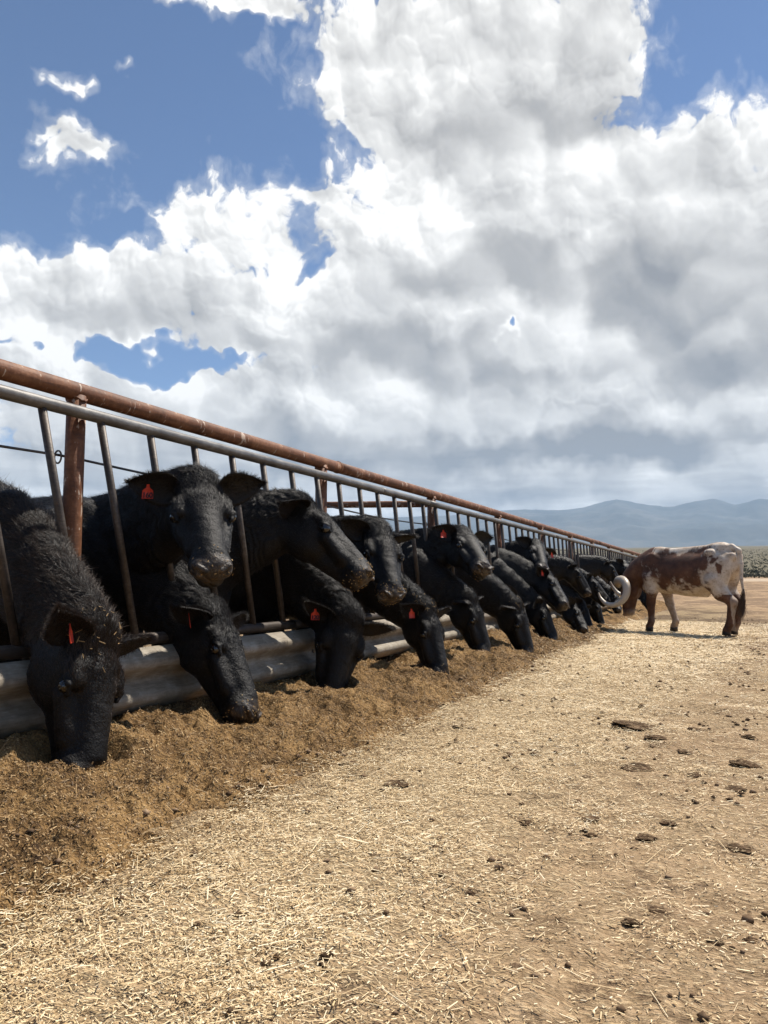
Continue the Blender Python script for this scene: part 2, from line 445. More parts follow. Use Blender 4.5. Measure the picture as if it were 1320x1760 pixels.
def build_mountains():
    # crest height in degrees above the level, by compass bearing (degrees from +Y towards +X)
    crest = [(-75, 4.4), (-50, 4.7), (-30, 4.6), (-20.6, 4.75), (-15.4, 5.15), (-13, 5.2), (-10, 5.28), (-8.6, 5.6), (-7.6, 5.88), (-6.9, 5.75), (-5.2, 5.3), (-3.9, 5.15),
             (-2.4, 5.55), (-1.2, 5.62), (0.2, 5.22), (1.4, 5.5), (2.4, 5.35), (5, 5.7), (10, 5.2), (18, 5.6), (30, 4.9), (45, 5.3), (60, 4.6), (90, 4.2)]
    ba = np.array([c[0] for c in crest]); bh = np.array([c[1] for c in crest])
    az = np.radians(np.linspace(-75, 90, 640)); r = np.linspace(5600, 9800, 60)
    A, Rr = np.meshgrid(az, r, indexing='ij')
    X = Rr * np.sin(A); Y = Rr * np.cos(A)
    ch = np.interp(np.degrees(A), ba, bh)
    crest_r = 8200.0
    H = np.tan(np.radians(ch)) * crest_r + CAM_H
    base = rise(5600.0) - 25
    t = (Rr - 5600) / (crest_r - 5600)
    prof = np.where(t < 1, np.clip(t, 0, 1) ** 1.25, np.clip(1 - (t - 1) * 1.3, 0, 1))
    # spurs and gullies running down the slopes
    rid = 1 - np.abs(2 * fbm(X / 1500 + Y / 2600, Y / 1500 - X / 3000, 6, 71, 0.55) - 1)
    rid2 = 1 - np.abs(2 * fbm(X / 520 - Y / 900, Y / 520, 5, 83, 0.55) - 1)
    cut = np.sin(np.pi * np.clip(t, 0, 1)) ** 0.8
    Z = base + (H - base) * prof + cut * (260 * (rid - 0.75) + 70 * (rid2 - 0.7)) + np.clip((t - 0.8) / 0.2, 0, 1) * 42 * (rid2 - 0.78)
    v = np.stack([X, Y, Z], -1).reshape(-1, 3); nr = len(r)
    i = np.arange(len(az) - 1)[:, None] * nr; j = np.arange(nr - 1)[None]
    f = np.stack([i + j, i + j + 1, i + nr + j + 1, i + nr + j], -1).reshape(-1, 4)
    m, k, b = new_mat("mountain_slopes")
    P = k.new('ShaderNodeNewGeometry').outputs['Position']
    n = k.noise(P, 0.0022, 7, 0.62); n2 = k.noise(P, 0.012, 5, 0.6)
    c = k.ramp(k.m('MULTIPLY_ADD', n2, 0.35, k.m('MULTIPLY', n, 0.65)), [(0.36, rgb(0.035, 0.043, 0.042)), (0.5, rgb(0.062, 0.066, 0.062)), (0.66, rgb(0.12, 0.115, 0.10))])
    k.l.new(c, b.inputs['Base Color']); b.inputs['Roughness'].default_value = 0.95
    o = obj("mountains", mesh_np("mountains", v, f, m, True))
    tag(o, "long blue hazy mountain range along the horizon", "mountains", kind="structure")
build_mountains()

def build_sage():
    """sage scrub on the flats past the lot: low grey-green tufts beyond counting"""
    r_ = np.random.default_rng(3)
    n = 15000
    d = 99 + 620 * r_.random(n) ** 1.45
    a = np.radians(-48 + 78 * r_.random(n))
    # tuft template: many small leaf blades on a dome
    P = []; Rn = []
    V = []; F = []; off = 0
    x = d * np.sin(a); y = d * np.cos(a); z = ground_z(x, y) + np.clip((d - 150) / 600, 0, 1) * 9 * (fbm(x / 420, y / 420, 3, 40) - 0.5)
    near = d < 230
    for q in range(n):
        nb = 18 if near[q] else 9
        s = 0.20 + 0.34 * r_.random()
        u = r_.normal(size=(nb, 3)); u[:, 2] = np.abs(u[:, 2]) + 0.15; u /= np.linalg.norm(u, axis=1)[:, None]
        c = u * s * np.array([1.0, 1.0, 0.75]) * (0.55 + 0.45 * r_.random((nb, 1)))
        t = np.cross(u, r_.normal(size=(nb, 3))); t /= np.linalg.norm(t, axis=1)[:, None]
        w = s * (0.30 if near[q] else 0.45)
        tri = np.stack([c + t * w * 0.6, c - t * w * 0.6, c + u * w * 0.9 + np.array([0, 0, 0.1])], 1).reshape(-1, 3)
        tri += np.array([x[q], y[q], z[q] - 0.02])
        V.append(tri); Rn.append(np.full(len(tri), r_.random()))
    V = np.concatenate(V); F = np.arange(len(V)).reshape(-1, 3)
    m, k, b = new_mat("sage_leaves")
    c = k.ramp(getattr_node(k, "rnd"), [(0.0, rgb(0.045, 0.050, 0.030)), (0.6, rgb(0.085, 0.088, 0.058)), (1.0, rgb(0.16, 0.145, 0.095))])
    k.l.new(c, b.inputs['Base Color']); b.inputs['Roughness'].default_value = 0.9
    me = mesh_np("sagebrush", V, F, m); attr(me, "rnd", np.concatenate(Rn))
    o = obj("sagebrush", me)
    tag(o, "grey-green sagebrush covering the flats beyond the lot", "sagebrush", kind="stuff")
build_sage()

def build_haze():
    v, f = box((-11000, -6000, -3.0), (11000, 11000, 905.0))
    m = bpy.data.materials.new("haze"); m.use_nodes = True; m.node_tree.nodes.clear(); k = NT(m.node_tree)
    o = k.new('ShaderNodeOutputMaterial'); pv = k.new('ShaderNodeVolumePrincipled')
    pv.inputs['Color'].default_value = rgb(0.52, 0.74, 1.0)
    pv.inputs['Density'].default_value = 0.85e-4
    pv.inputs['Anisotropy'].default_value = 0.0
    k.l.new(pv.outputs[0], o.inputs['Volume'])
    h = obj("haze", mesh_np("haze", v, f, m))
    tag(h, "thin blue haze between the lot and the far mountains", "haze", kind="stuff")
build_haze()

# ------------------------------------------------------------------ pipe feed fence along the alley (runs along Y)
FX = -2.74                     # plane of the slanted neck bars
POSTX = FX - 0.082
FY0, FY1 = -2.6, 26.2
def mat_rust():
    m, k, b = new_mat("rusty_red_pipe")
    P = k.new('ShaderNodeNewGeometry').outputs['Position']
    n = k.noise(P, 7, 6, 0.65); n2 = k.noise(P, 45, 4, 0.6)
    st = k.noise(k.v('MULTIPLY', P, (1, 0.25, 3)), 22, 4, 0.6)
    c = k.ramp(k.m('MULTIPLY_ADD', n2, 0.3, k.m('MULTIPLY', n, 0.7)), [(0.33, rgb(0.075, 0.032, 0.016)), (0.5, rgb(0.175, 0.072, 0.033)), (0.66, rgb(0.28, 0.135, 0.065))])
    c = k.mix(k.m('MULTIPLY', k.sstep(st, 0.56, 0.70), 0.55), c, rgb(0.085, 0.045, 0.03))
    # flaked patches and pale bird-lime runs across the pipe
    mp = k.v('MULTIPLY', P, (6, 60, 6))
    dr = k.sstep(k.m('MULTIPLY', k.noise(mp, 1.0, 3, 0.6), k.noise(P, 14, 3, 0.6)), 0.335, 0.37)
    c = k.mix(k.m('MULTIPLY', dr, 0.75), c, rgb(0.55, 0.45, 0.36))
    k.l.new(c, b.inputs['Base Color']); b.inputs['Roughness'].default_value = 0.62; b.inputs['Specular IOR Level'].default_value = 0.35
    k.l.new(bump(k, k.m('ADD', n2, k.m('MULTIPLY', st, 0.6)), 0.004, 0.6), b.inputs['Normal'])
    return m
def mat_steel(name, a, bb, cc, metal, rough):
    m, k, b = new_mat(name)
    P = k.new('ShaderNodeNewGeometry').outputs['Position']
    n = k.noise(P, 6, 6, 0.68); n2 = k.noise(k.v('MULTIPLY', P, (1, 0.15, 1)), 90, 4, 0.6); sp = k.noise(P, 28, 5, 0.7)
    c = k.ramp(k.m('MULTIPLY_ADD', n2, 0.35, k.m('MULTIPLY', n, 0.65)), [(0.34, a), (0.52, bb), (0.68, cc)])
    c = k.mix(k.m('MULTIPLY', k.sstep(sp, 0.60, 0.70), 0.65), c, rgb(0.14, 0.085, 0.05))
    k.l.new(c, b.inputs['Base Color']); b.inputs['Metallic'].default_value = metal
    k.l.new(k.m('MULTIPLY_ADD', n, 0.25, rough), b.inputs['Roughness'])
    k.l.new(bump(k, k.m('ADD', n2, sp), 0.002, 0.45), b.inputs['Normal'])
    return m
M_RUST = mat_rust()
M_RAIL = mat_steel("weathered_grey_pipe", rgb(0.075, 0.070, 0.065), rgb(0.15, 0.142, 0.132), rgb(0.26, 0.25, 0.235), 0.30, 0.34)
M_BAR = mat_steel("dark_worn_bar_steel", rgb(0.035, 0.027, 0.021), rgb(0.075, 0.060, 0.049), rgb(0.17, 0.145, 0.12), 0.3, 0.40)
M_GALV = mat_steel("galvanised_guard_rail", rgb(0.14, 0.11, 0.075), rgb(0.28, 0.24, 0.18), rgb(0.45, 0.41, 0.345), 0.0, 0.55)
M_CABLE = mat_steel("steel_cable", rgb(0.06, 0.055, 0.05), rgb(0.12, 0.11, 0.10), rgb(0.2, 0.19, 0.18), 0.5, 0.45)
M_SLOT = new_mat("dark_slot")[0]
M_SLOT.node_tree.nodes['Principled BSDF'].inputs['Base Color'].default_value = rgb(0.012, 0.011, 0.010)
M_SLOT.node_tree.nodes['Principled BSDF'].inputs['Roughness'].default_value = 0.8

POSTS_Y = [-2.2, 0.24, 2.66, 5.04, 7.36, 9.80] + [9.80 + 2.4325 * i for i in range(1, 7)] + [26.1]
BAR_DY = 0.3475; BAR_Y0 = 2.39; SLANT = 0.262
def rail_z(y, z0=1.695): return z0 - 0.0022 * (y - 2.7)

def build_fence():
    fence = empty("pipe_feed_fence", (POSTX, 2.66, 0))
    tag(fence, "rusty red and grey pipe feed fence with slanted neck bars along the cattle", "fence")
    L = Vector((POSTX, 2.66, 0))
    def part(name, vf, mat, parent=fence, smooth=True):
        v, f = vf
        o = obj(name, mesh_np(name, v - np.array(L), f, mat, smooth), parent); return o
    # top pipe: lengths joined with weld collars
    joints = [FY0, -0.55, 5.30, 11.6, 17.8, FY1]
    for i in range(len(joints) - 1):
        ys = np.linspace(joints[i] + 0.002, joints[i + 1] - 0.002, 26)
        path = np.stack([np.full_like(ys, POSTX), ys, rail_z(ys) + 0.006 * (fbm(ys * 0.35, ys * 0, 2, 5) - 0.5)], -1)
        rail = part("top_rail", tube(path, 0.0445, 18), M_RUST)
        if i:
            y = joints[i]
            yy = np.array([y - 0.012, y - 0.008, y + 0.008, y + 0.012])
            part("weld_collar", tube(np.stack([np.full(4, POSTX), yy, rail_z(yy)], -1), [0.0448, 0.0495, 0.0495, 0.0448], 18, False), M_RUST, rail)
    for y in POSTS_Y:
        post = part("post", tube([(POSTX, y, -0.3), (POSTX, y, 0.6), (POSTX, y, 1.2), (POSTX, y, rail_z(y) - 0.02)], 0.0445, 18), M_RUST)
        a = np.linspace(0, 2 * np.pi, 25)
        zz = rail_z(y) - 0.0455 * np.abs(np.cos(a)) - 0.004 * np.sin(7 * a) ** 2
        wp = np.stack([POSTX + 0.046 * np.cos(a) * 0.98, y + 0.046 * np.sin(a), np.where(np.abs(np.cos(a)) > 0.2, zz, zz)], -1)
        part("weld_bead", tube(wp, 0.0055, 6, False), M_RUST, post)
    # grey head rail in front of the posts
    joints = [FY0, 0.6, 5.95, 7.05, 12.9, 19.0, FY1 + 0.1]
    gz = lambda y: rail_z(y, 1.578) - 0.0008 * (y - 2.7)
    for i in range(len(joints) - 1):
        ys = np.linspace(joints[i] + 0.001, joints[i + 1] - 0.001, 24)
        rail = part("head_rail", tube(np.stack([np.full_like(ys, FX), ys, gz(ys)], -1), 0.0300, 16), M_RAIL)
        if i:
            y = joints[i]; yy = np.array([y - 0.005, y - 0.003, y + 0.003, y + 0.005])
            part("weld_collar", tube(np.stack([np.full(4, FX), yy, gz(yy)], -1), [0.0302, 0.0325, 0.0325, 0.0302], 16, False), M_BAR, rail)
    # slanted neck bars, one shared shape
    top, bot = 1.556, 0.522
    tb = tube([(0, 0, 0), (0, SLANT * 0.5, -(top - bot) * 0.5), (0, SLANT, -(top - bot))], 0.0192, 12)
    me = mesh_np("slanted_bar", tb[0], tb[1], M_BAR, True)
    n0 = int(math.floor((FY0 - BAR_Y0) / BAR_DY)) + 1
    y = BAR_Y0 + n0 * BAR_DY
    r_ = random.Random(4)
    while y < FY1 - 0.3:
        o = obj("slanted_bar", me, fence, Vector((FX, y + r_.uniform(-.008, .008), top + float(gz(y)) - 1.578)) - L)
        o.rotation_euler = (r_.uniform(-.008, .008), r_.uniform(-.01, .01), 0)
        y += BAR_DY
    # bottom pipe
    joints = [FY0, 0.9, 4.52, 8.8, 14.9, 20.9, FY1]
    for i in range(len(joints) - 1):
        ys = np.linspace(joints[i] + 0.004, joints[i + 1] - 0.004, 20)
        part("bottom_pipe", tube(np.stack([np.full_like(ys, FX), ys, np.full_like(ys, 0.505)], -1), 0.0305, 14), M_BAR)
    # corrugated guard-rail kick boards
    s = np.array([(0.0, 0.155), (0.012, 0.150), (0.030, 0.138), (0.072, 0.105), (0.080, 0.092), (0.080, 0.070), (0.072, 0.056), (0.018, 0.022), (0.006, 0.008)])
    prof = np.vstack([s, [(0.004, 0.0)], s[::-1] * [1, -1]])
    prof = np.vstack([prof, prof[::-1] - [0.0045, 0]])           # sheet thickness
    np_ = len(prof)
    joints = [FY0, 1.05, 4.78, 8.55, 12.3, 16.1, 19.9, 23.2, FY1]
    tilt = [0.0, 0.0, 0.02, -0.01, 0.01, 0.0, 0.02, 0.0]
    for i in range(len(joints) - 1):
        y0 = joints[i] - 0.15; y1 = joints[i + 1] + 0.15; x0 = FX + 0.036 + (0.0065 if i % 2 else 0.0)
        ys = np.linspace(y0, y1, 40); ring = []
        for y in ys:
            dent = 0.005 * (float(fbm(np.array(y * 1.3), np.array(i * 3.1), 3, 8)) - 0.5)
            ring.append(np.stack([x0 + prof[:, 0] + dent, np.full(np_, y), 0.315 + tilt[i] * (y - y0) / 4 + prof[:, 1]], -1))
        v = np.concatenate(ring); a = np.arange(len(ys) - 1)[:, None] * np_; j = np.arange(np_)[None]; j2 = (j + 1) % np_
        f = np.stack([a + j, a + np_ + j, a + np_ + j2, a + j2], -1).reshape(-1, 4)
        half = np_ // 2
        caps = []
        for base in (0, (len(ys) - 1) * np_):
            caps += [[base + q, base + q + 1, base + np_ - 2 - q, base + np_ - 1 - q] for q in range(half - 1)]
        g = part("guard_rail", (v, [f, np.array(caps)]), M_GALV, smooth=False)
        # bolt slots and bolt heads at the splice
        for yy in ((joints[i + 1] - 0.07, joints[i + 1] + 0.07) if i < len(joints) - 2 and joints[i + 1] < 10 else ()):
            for zz in (0.098 + 0.315, 0.315 - 0.098):
                zz += tilt[i]
                part("bolt_slot", box((x0 + 0.0805, yy - 0.014, zz - 0.009), (x0 + 0.0845, yy + 0.014, zz + 0.009)), M_SLOT, g, False)
            part("bolt_head", tube([(x0 + 0.006, yy, 0.315), (x0 + 0.014, yy, 0.315), (x0 + 0.02, yy, 0.315)], [0.017, 0.015, 0.006], 12), M_GALV, g)
    # cable strung on the pen side
    pins = [(-2.6, 1.40)] + [(y, 1.395 - 0.004 * i) for i, y in enumerate(POSTS_Y[1:])]
    ys = np.linspace(FY0, 26, 220); zc = np.interp(ys, [p[0] for p in pins], [p[1] for p in pins])
    ph = (ys - POSTS_Y[2]) / 2.4325; zc = zc - 0.022 * np.sin(np.pi * (ph % 1.0))
    part("cable", tube(np.stack([np.full_like(ys, POSTX - 0.062), ys, zc], -1), 0.0065, 6), M_CABLE)
    for (y, z) in pins[1:7]:
        a = np.linspace(0, 2 * np.pi, 20)
        part("cable_ring", tube(np.stack([POSTX - 0.056 + 0.022 * np.cos(a), np.full(20, y - 0.047), z + 0.03 * np.sin(a) - 0.012], -1), 0.0045, 6, False), M_CABLE)
    return fence
build_fence()

def build_divider():
    """red pen divider running back from the third post"""
    y = 7.50
    d = empty("pen_divider_fence", (POSTX - 0.1, y, 0))
    tag(d, "low dark red pipe pen divider running back behind the cattle", "fence")
    L = np.array([POSTX - 0.1, y, 0])
    xs = np.linspace(POSTX - 0.1, -9.0, 14)
    o = obj("top_rail", mesh_np("divider_rail", *(lambda t: (t[0] - L, t[1]))(tube(np.stack([xs, np.full_like(xs, y), 1.60 + 0.033 * (POSTX - xs)], -1), 0.036, 14)), M_RUST, True), d)
    for x in (-5.4, -8.8):
        t = tube([(x, y, -0.2), (x, y, 1.0), (x, y, 1.58 + 0.033 * (POSTX - x))], 0.04, 14)
        obj("post", mesh_np("divider_post", t[0] - L, t[1], M_RUST, True), d)
    for z in (1.1, 0.65):
        t = tube(np.stack([xs - 0.06, np.full_like(xs, y), np.full_like(xs, z)], -1), 0.03, 12)
        obj("lower_rail", mesh_np("divider_lower_rail", t[0] - L, t[1], M_RUST, True), d)
build_divider()

# ------------------------------------------------------------------ cattle: bodies are grown from smoothly joined volumes
class Field:
    def __init__(self, lo, hi, res):
        self.lo = np.asarray(lo, np.float32); self.res = res
        self.n = np.maximum(np.ceil((np.asarray(hi) - self.lo) / res).astype(int) + 1, 4)
        self.F = np.full(self.n, 0.5, np.float32)
        self.ax = [self.lo[i] + res * np.arange(self.n[i], dtype=np.float32) for i in range(3)]
    def region(self, lo, hi, pad):
        a = np.clip(np.floor((np.asarray(lo) - pad - self.lo) / self.res).astype(int), 0, self.n)
        b = np.clip(np.ceil((np.asarray(hi) + pad - self.lo) / self.res).astype(int) + 1, 0, self.n)
        if np.any(b - a < 1): return None
        sl = tuple(slice(a[i], b[i]) for i in range(3))
        X = self.ax[0][sl[0]][:, None, None]; Y = self.ax[1][sl[1]][None, :, None]; Z = self.ax[2][sl[2]][None, None, :]
        return sl, X, Y, Z
    def join(self, sl, d, k):
        f = self.F[sl]; h = np.clip(0.5 + 0.5 * (f - d) / k, 0, 1)
        self.F[sl] = f * (1 - h) + d * h - k * h * (1 - h)
    def cut(self, sl, d, k):
        f = self.F[sl]; h = np.clip(0.5 - 0.5 * (f + d) / k, 0, 1)
        self.F[sl] = f * (1 - h) - d * h + k * h * (1 - h)

def surface_nets(fd):
    F = fd.F; nx, ny, nz = F.shape; ins = F < 0
    cnt = np.zeros((nx - 1, ny - 1, nz - 1), np.uint8)
    for dx in (0, 1):
        for dy in (0, 1):
            for dz in (0, 1):
                cnt += ins[dx:nx - 1 + dx, dy:ny - 1 + dy, dz:nz - 1 + dz]
    act = (cnt > 0) & (cnt < 8)
    I, J, K = np.nonzero(act)
    idx = np.full(act.shape, -1, np.int32); idx[I, J, K] = np.arange(len(I))
    S = np.zeros((len(I), 3), np.float32); N = np.zeros(len(I), np.float32)
    cs = [(0, 0, 0), (1, 0, 0), (0, 1, 0), (1, 1, 0), (0, 0, 1), (1, 0, 1), (0, 1, 1), (1, 1, 1)]
    val = [F[I + c[0], J + c[1], K + c[2]] for c in cs]
    for a in range(8):
        for b in range(a + 1, 8):
            df = [cs[b][q] - cs[a][q] for q in range(3)]
            if sum(abs(x) for x in df) != 1: continue
            m = (val[a] < 0) != (val[b] < 0)
            den = val[a] - val[b]; t = np.where(m, val[a] / np.where(np.abs(den) < 1e-9, 1e-9, den), 0)
            for q in range(3): S[:, q] += np.where(m, cs[a][q] + t * df[q], 0)
            N += m
    P = (np.stack([I, J, K], -1) + S / N[:, None]) * fd.res + fd.lo
    faces = []
    for ax in range(3):
        sa = [slice(None)] * 3; sb = [slice(None)] * 3
        sa[ax] = slice(0, -1); sb[ax] = slice(1, None)
        A = ins[tuple(sa)]; B = ins[tuple(sb)]; ch = A != B
        e = np.stack(np.nonzero(ch), -1); u, v = [(1, 2), (2, 0), (0, 1)][ax]
        ok = (e[:, u] > 0) & (e[:, v] > 0) & (e[:, u] < F.shape[u] - 1) & (e[:, v] < F.shape[v] - 1)
        e = e[ok]; flip = B[tuple(e.T)]
        def cell(du, dv):
            q = e.copy(); q[:, u] += du; q[:, v] += dv; return idx[tuple(q.T)]
        q = np.stack([cell(-1, -1), cell(0, -1), cell(0, 0), cell(-1, 0)], -1)
        q[flip] = q[flip][:, ::-1]
        faces.append(q)
    return P.astype(np.float32), np.concatenate(faces)

class Sculpt:
    """list of volumes in animal coordinates; poured into a Field on demand"""
    def __init__(self): self.ops = []
    def ell(self, c, r, k=0.04, rot=None, cut=False): self.ops.append(('e', np.asarray(c, float), np.asarray(r, float), k, rot, cut))
    def cap(self, a, b, ra, rb, k=0.04, flat=None, cut=False): self.ops.append(('c', np.asarray(a, float), np.asarray(b, float), ra, rb, k, flat, cut))
    def chain(self, pts, rad, k=0.05, flat=None):
        for i in range(len(pts) - 1): self.cap(pts[i], pts[i + 1], rad[i], rad[i + 1], k, flat)
    def pour(self, fd):
        for o in self.ops:
            if o[0] == 'e':
                _, c, r, k, rot, cut = o; m = r.max() if rot is not None else r
                g = fd.region(c - m, c + m, k + 2 * fd.res)
                if g is None: continue
                sl, X, Y, Z = g; x, y, z = X - c[0], Y - c[1], Z - c[2]
                if rot is not None:
                    x, y, z = [x * rot[0, i] + y * rot[1, i] + z * rot[2, i] for i in range(3)]
                k0 = np.sqrt((x / r[0]) ** 2 + (y / r[1]) ** 2 + (z / r[2]) ** 2)
                k1 = np.sqrt((x / r[0] ** 2) ** 2 + (y / r[1] ** 2) ** 2 + (z / r[2] ** 2) ** 2) + 1e-6
                d = (k0 * (k0 - 1) / k1).astype(np.float32)
            else:
                _, a, b, ra, rb, k, flat, cut = o; m = max(ra, rb) * (1.0 if flat is None else max(1.0, flat[1]))
                g = fd.region(np.minimum(a, b) - m, np.maximum(a, b) + m, k + 2 * fd.res)
                if g is None: continue
                sl, X, Y, Z = g; ab = b - a
                x, y, z = X - a[0], Y - a[1], Z - a[2]
                t = np.clip((x * ab[0] + y * ab[1] + z * ab[2]) / (ab @ ab), 0, 1)
                x, y, z = x - t * ab[0], y - t * ab[1], z - t * ab[2]
                if flat is not None:                     # (axis, stretch): wider or narrower along one axis
                    ax, s = flat; w = (x * ax[0] + y * ax[1] + z * ax[2]) * (1 / s - 1)
                    x, y, z = x + w * ax[0], y + w * ax[1], z + w * ax[2]
                d = (np.sqrt(x * x + y * y + z * z) - (ra + (rb - ra) * t)).astype(np.float32)
            (fd.cut if cut else fd.join)(sl, d, k)

def unit(v): v = np.asarray(v, float); return v / np.linalg.norm(v)
def head_axes(nose, brow):
    """nose: poll to muzzle; brow: the way the forehead faces -> columns x (nose), y (left), z (brow)"""
    x = unit(nose); z = np.asarray(brow, float); z = unit(z - x * (z @ x)); y = np.cross(z, x)
    return np.stack([x, y, z], -1)
def hermite(a, b, ta, tb, n):
    t = np.linspace(0, 1, n)[:, None]
    return (2 * t**3 - 3 * t**2 + 1) * a + (t**3 - 2 * t**2 + t) * ta + (-2 * t**3 + 3 * t**2) * b + (t**3 - t**2) * tb

def head_volumes(s, H, P, sc=1.0, hv=(1.0, 1.0)):
    V3 = np.array([1.0, hv[0], hv[1]]); mr = (hv[0] + hv[1]) * 0.5
    W = lambda p: P + H @ (np.asarray(p, float) * V3 * sc)
    E = lambda c, r, k=0.025, cut=False: s.ell(W(c), np.asarray(r) * V3 * sc, k * sc, H, cut)
    C = lambda a, b, ra, rb, k=0.025, flat=None, cut=False: s.cap(W(a), W(b), ra * mr * sc, rb * mr * sc, k * sc, None if flat is None else (H @ np.asarray(flat[0], float), flat[1]), cut)
    E((0.10, 0, -0.092), (0.15, 0.112, 0.092), 0.03)
    E((0.00, 0, -0.050), (0.080, 0.090, 0.060), 0.04)
    C((0.13, 0, -0.088), (0.40, 0, -0.112), 0.086, 0.062, 0.03)
    C((0.14, 0, -0.046), (0.41, 0, -0.070), 0.050, 0.036, 0.03, ((0, 1, 0), 1.25))
    E((0.425, 0, -0.122), (0.066, 0.088, 0.066), 0.025)
    E((0.448, 0, -0.098), (0.046, 0.070, 0.044), 0.018)
    C((0.10, 0, -0.190), (0.40, 0, -0.170), 0.070, 0.040, 0.035)
    for q in (-1, 1):
        E((0.115, q * 0.055, -0.160), (0.120, 0.054, 0.105), 0.035)
        E((0.150, q * 0.096, -0.048), (0.055, 0.030, 0.026), 0.022)
        C((0.215, q * 0.094, -0.098), (0.34, q * 0.058, -0.118), 0.028, 0.034, 0.025)
        E((0.190, q * 0.129, -0.070), (0.030, 0.020, 0.020), 0.014, True)
        C((0.162, q * 0.120, -0.062), (0.188, q * 0.1245, -0.051), 0.0095, 0.010, 0.008)
        C((0.188, q * 0.1245, -0.051), (0.218, q * 0.112, -0.062), 0.010, 0.0085, 0.008)
        C((0.168, q * 0.116, -0.083), (0.212, q * 0.110, -0.083), 0.0085, 0.0085, 0.010)
        E((0.455, q * 0.056, -0.104), (0.036, 0.024, 0.036), 0.012)
        C((0.506, q * 0.036, -0.108), (0.476, q * 0.078, -0.088), 0.0165, 0.013, 0.006, cut=True)
        C((0.496, q * 0.030, -0.084), (0.478, q * 0.066, -0.070), 0.008, 0.007, 0.010)
        C((0.505, 0, -0.160), (0.455, q * 0.070, -0.158), 0.006, 0.006, 0.007, cut=True)
        C((0.455, q * 0.070, -0.158), (0.37, q * 0.082, -0.146), 0.006, 0.004, 0.007, cut=True)
    E((0.425, 0, -0.176), (0.056, 0.058, 0.034), 0.012)

def cow_volumes(P, H, fat=1.0, hsc=1.0, hv=(1.0, 1.0)):
    """black beef cow, facing +x, withers over the origin; P poll, H head axes"""
    s = Sculpt(); Z = lambda q: np.array([0, q, 0.0])
    s.ell((-0.10, 0, 0.87), (0.40, 0.265 * fat, 0.37), 0.1)
    s.ell((-0.58, 0, 0.85), (0.66, 0.345 * fat, 0.375), 0.12)
    s.ell((-1.10, 0, 0.93), (0.36, 0.275 * fat, 0.30), 0.12)
    s.cap((-0.02, 0, 1.10), (-1.22, 0, 1.12), 0.115, 0.115, 0.10)
    s.ell((0.17, 0, 0.70), (0.20, 0.15, 0.22), 0.08)
    for q in (-1, 1):
        s.ell((0.02, q * 0.19, 0.90), (0.17, 0.085, 0.27), 0.08)
        s.chain([(0.04, q * 0.18, 0.74), (-0.03, q * 0.175, 0.56), (0.01, q * 0.17, 0.38), (0.0, q * 0.17, 0.12), (0.03, q * 0.17, 0.035)], [0.115, 0.085, 0.060, 0.047, 0.058], 0.04)
        s.ell((-1.12, q * 0.17, 0.80), (0.23, 0.12, 0.28), 0.08)
        s.chain([(-1.08, q * 0.19, 0.70), (-1.16, q * 0.185, 0.55), (-1.30, q * 0.18, 0.42), (-1.25, q * 0.18, 0.13), (-1.21, q * 0.18, 0.035)], [0.15, 0.10, 0.062, 0.048, 0.058], 0.04)
        s.ell((-1.20, q * 0.13, 1.10), (0.09, 0.06, 0.05), 0.07)
    s.chain([(-1.40, 0, 1.10), (-1.47, 0, 0.95), (-1.47, 0, 0.70), (-1.46, 0, 0.42)], [0.045, 0.035, 0.025, 0.05], 0.03)
    Hx, Hz = H[:, 0], H[:, 2]
    L = np.linalg.norm(P - np.array([0, 0, 1.15]))
    crest = hermite(np.array([-0.05, 0, 1.12]), P - 0.035 * Hx * hsc - 0.065 * Hz * hsc, np.array([0.9, 0, 0.15]) * L, (unit(P - np.array([0, 0, 1.0])) * 0.8 + 0.2 * Hx) * L * 0.8, 8)
    thr = hermite(np.array([0.10, 0, 0.86]), P + H @ np.array([0.045, 0, -0.160]) * hsc, np.array([0.8, 0, 0.0]) * L, (unit(P - np.array([0, 0, 0.9])) * 0.8 + 0.1 * Hx) * L * 0.8, 8)
    mid = 0.5 * (crest + thr); t = np.linspace(0, 1, 8)
    s.chain(list(crest), list((0.115 * (1 - t) + 0.070 * hsc * t) * (1 + 0.06 * np.sin(np.pi * t))), 0.06)
    s.chain(list(mid), list(0.18 * (1 - t) + 0.080 * hsc * t - 0.02 * np.sin(np.pi * t)), 0.06)
    s.chain(list(thr), list(0.165 * (1 - t) + 0.072 * hsc * t - 0.02 * np.sin(np.pi * t)), 0.06)
    # loose skin of the dewlap
    dl = thr[:7] + np.array([0.03, 0, -0.10]) * (1 - t[:7, None])
    s.chain(list(dl), list(0.09 * (1 - t[:7]) + 0.045 * t[:7]), 0.07)
    head_volumes(s, H, P, hsc, hv)
    return s

def grow(s, lo, hi, Hc, rs, head_res, body_res):
    """coarse body and fine head cut from the same volumes along a sphere round the head; one mesh"""
    fb = Field(lo, hi, body_res); s.pour(fb); V, F = surface_nets(fb)
    C = V[F].mean(1); F = F[np.linalg.norm(C - Hc, axis=1) > rs - 0.006]
    fh = Field(Hc - rs - 0.03, Hc + rs + 0.03, head_res); s.pour(fh); V2, F2 = surface_nets(fh)
    C2 = V2[F2].mean(1); F2 = F2[np.linalg.norm(C2 - Hc, axis=1) < rs + 0.004]
    V3 = np.concatenate([V, V2]); F3 = np.concatenate([F, F2 + len(V)])
    used = np.zeros(len(V3), bool); used[F3.ravel()] = True
    mp = np.cumsum(used) - 1
    return V3[used], mp[F3].astype(np.int32)

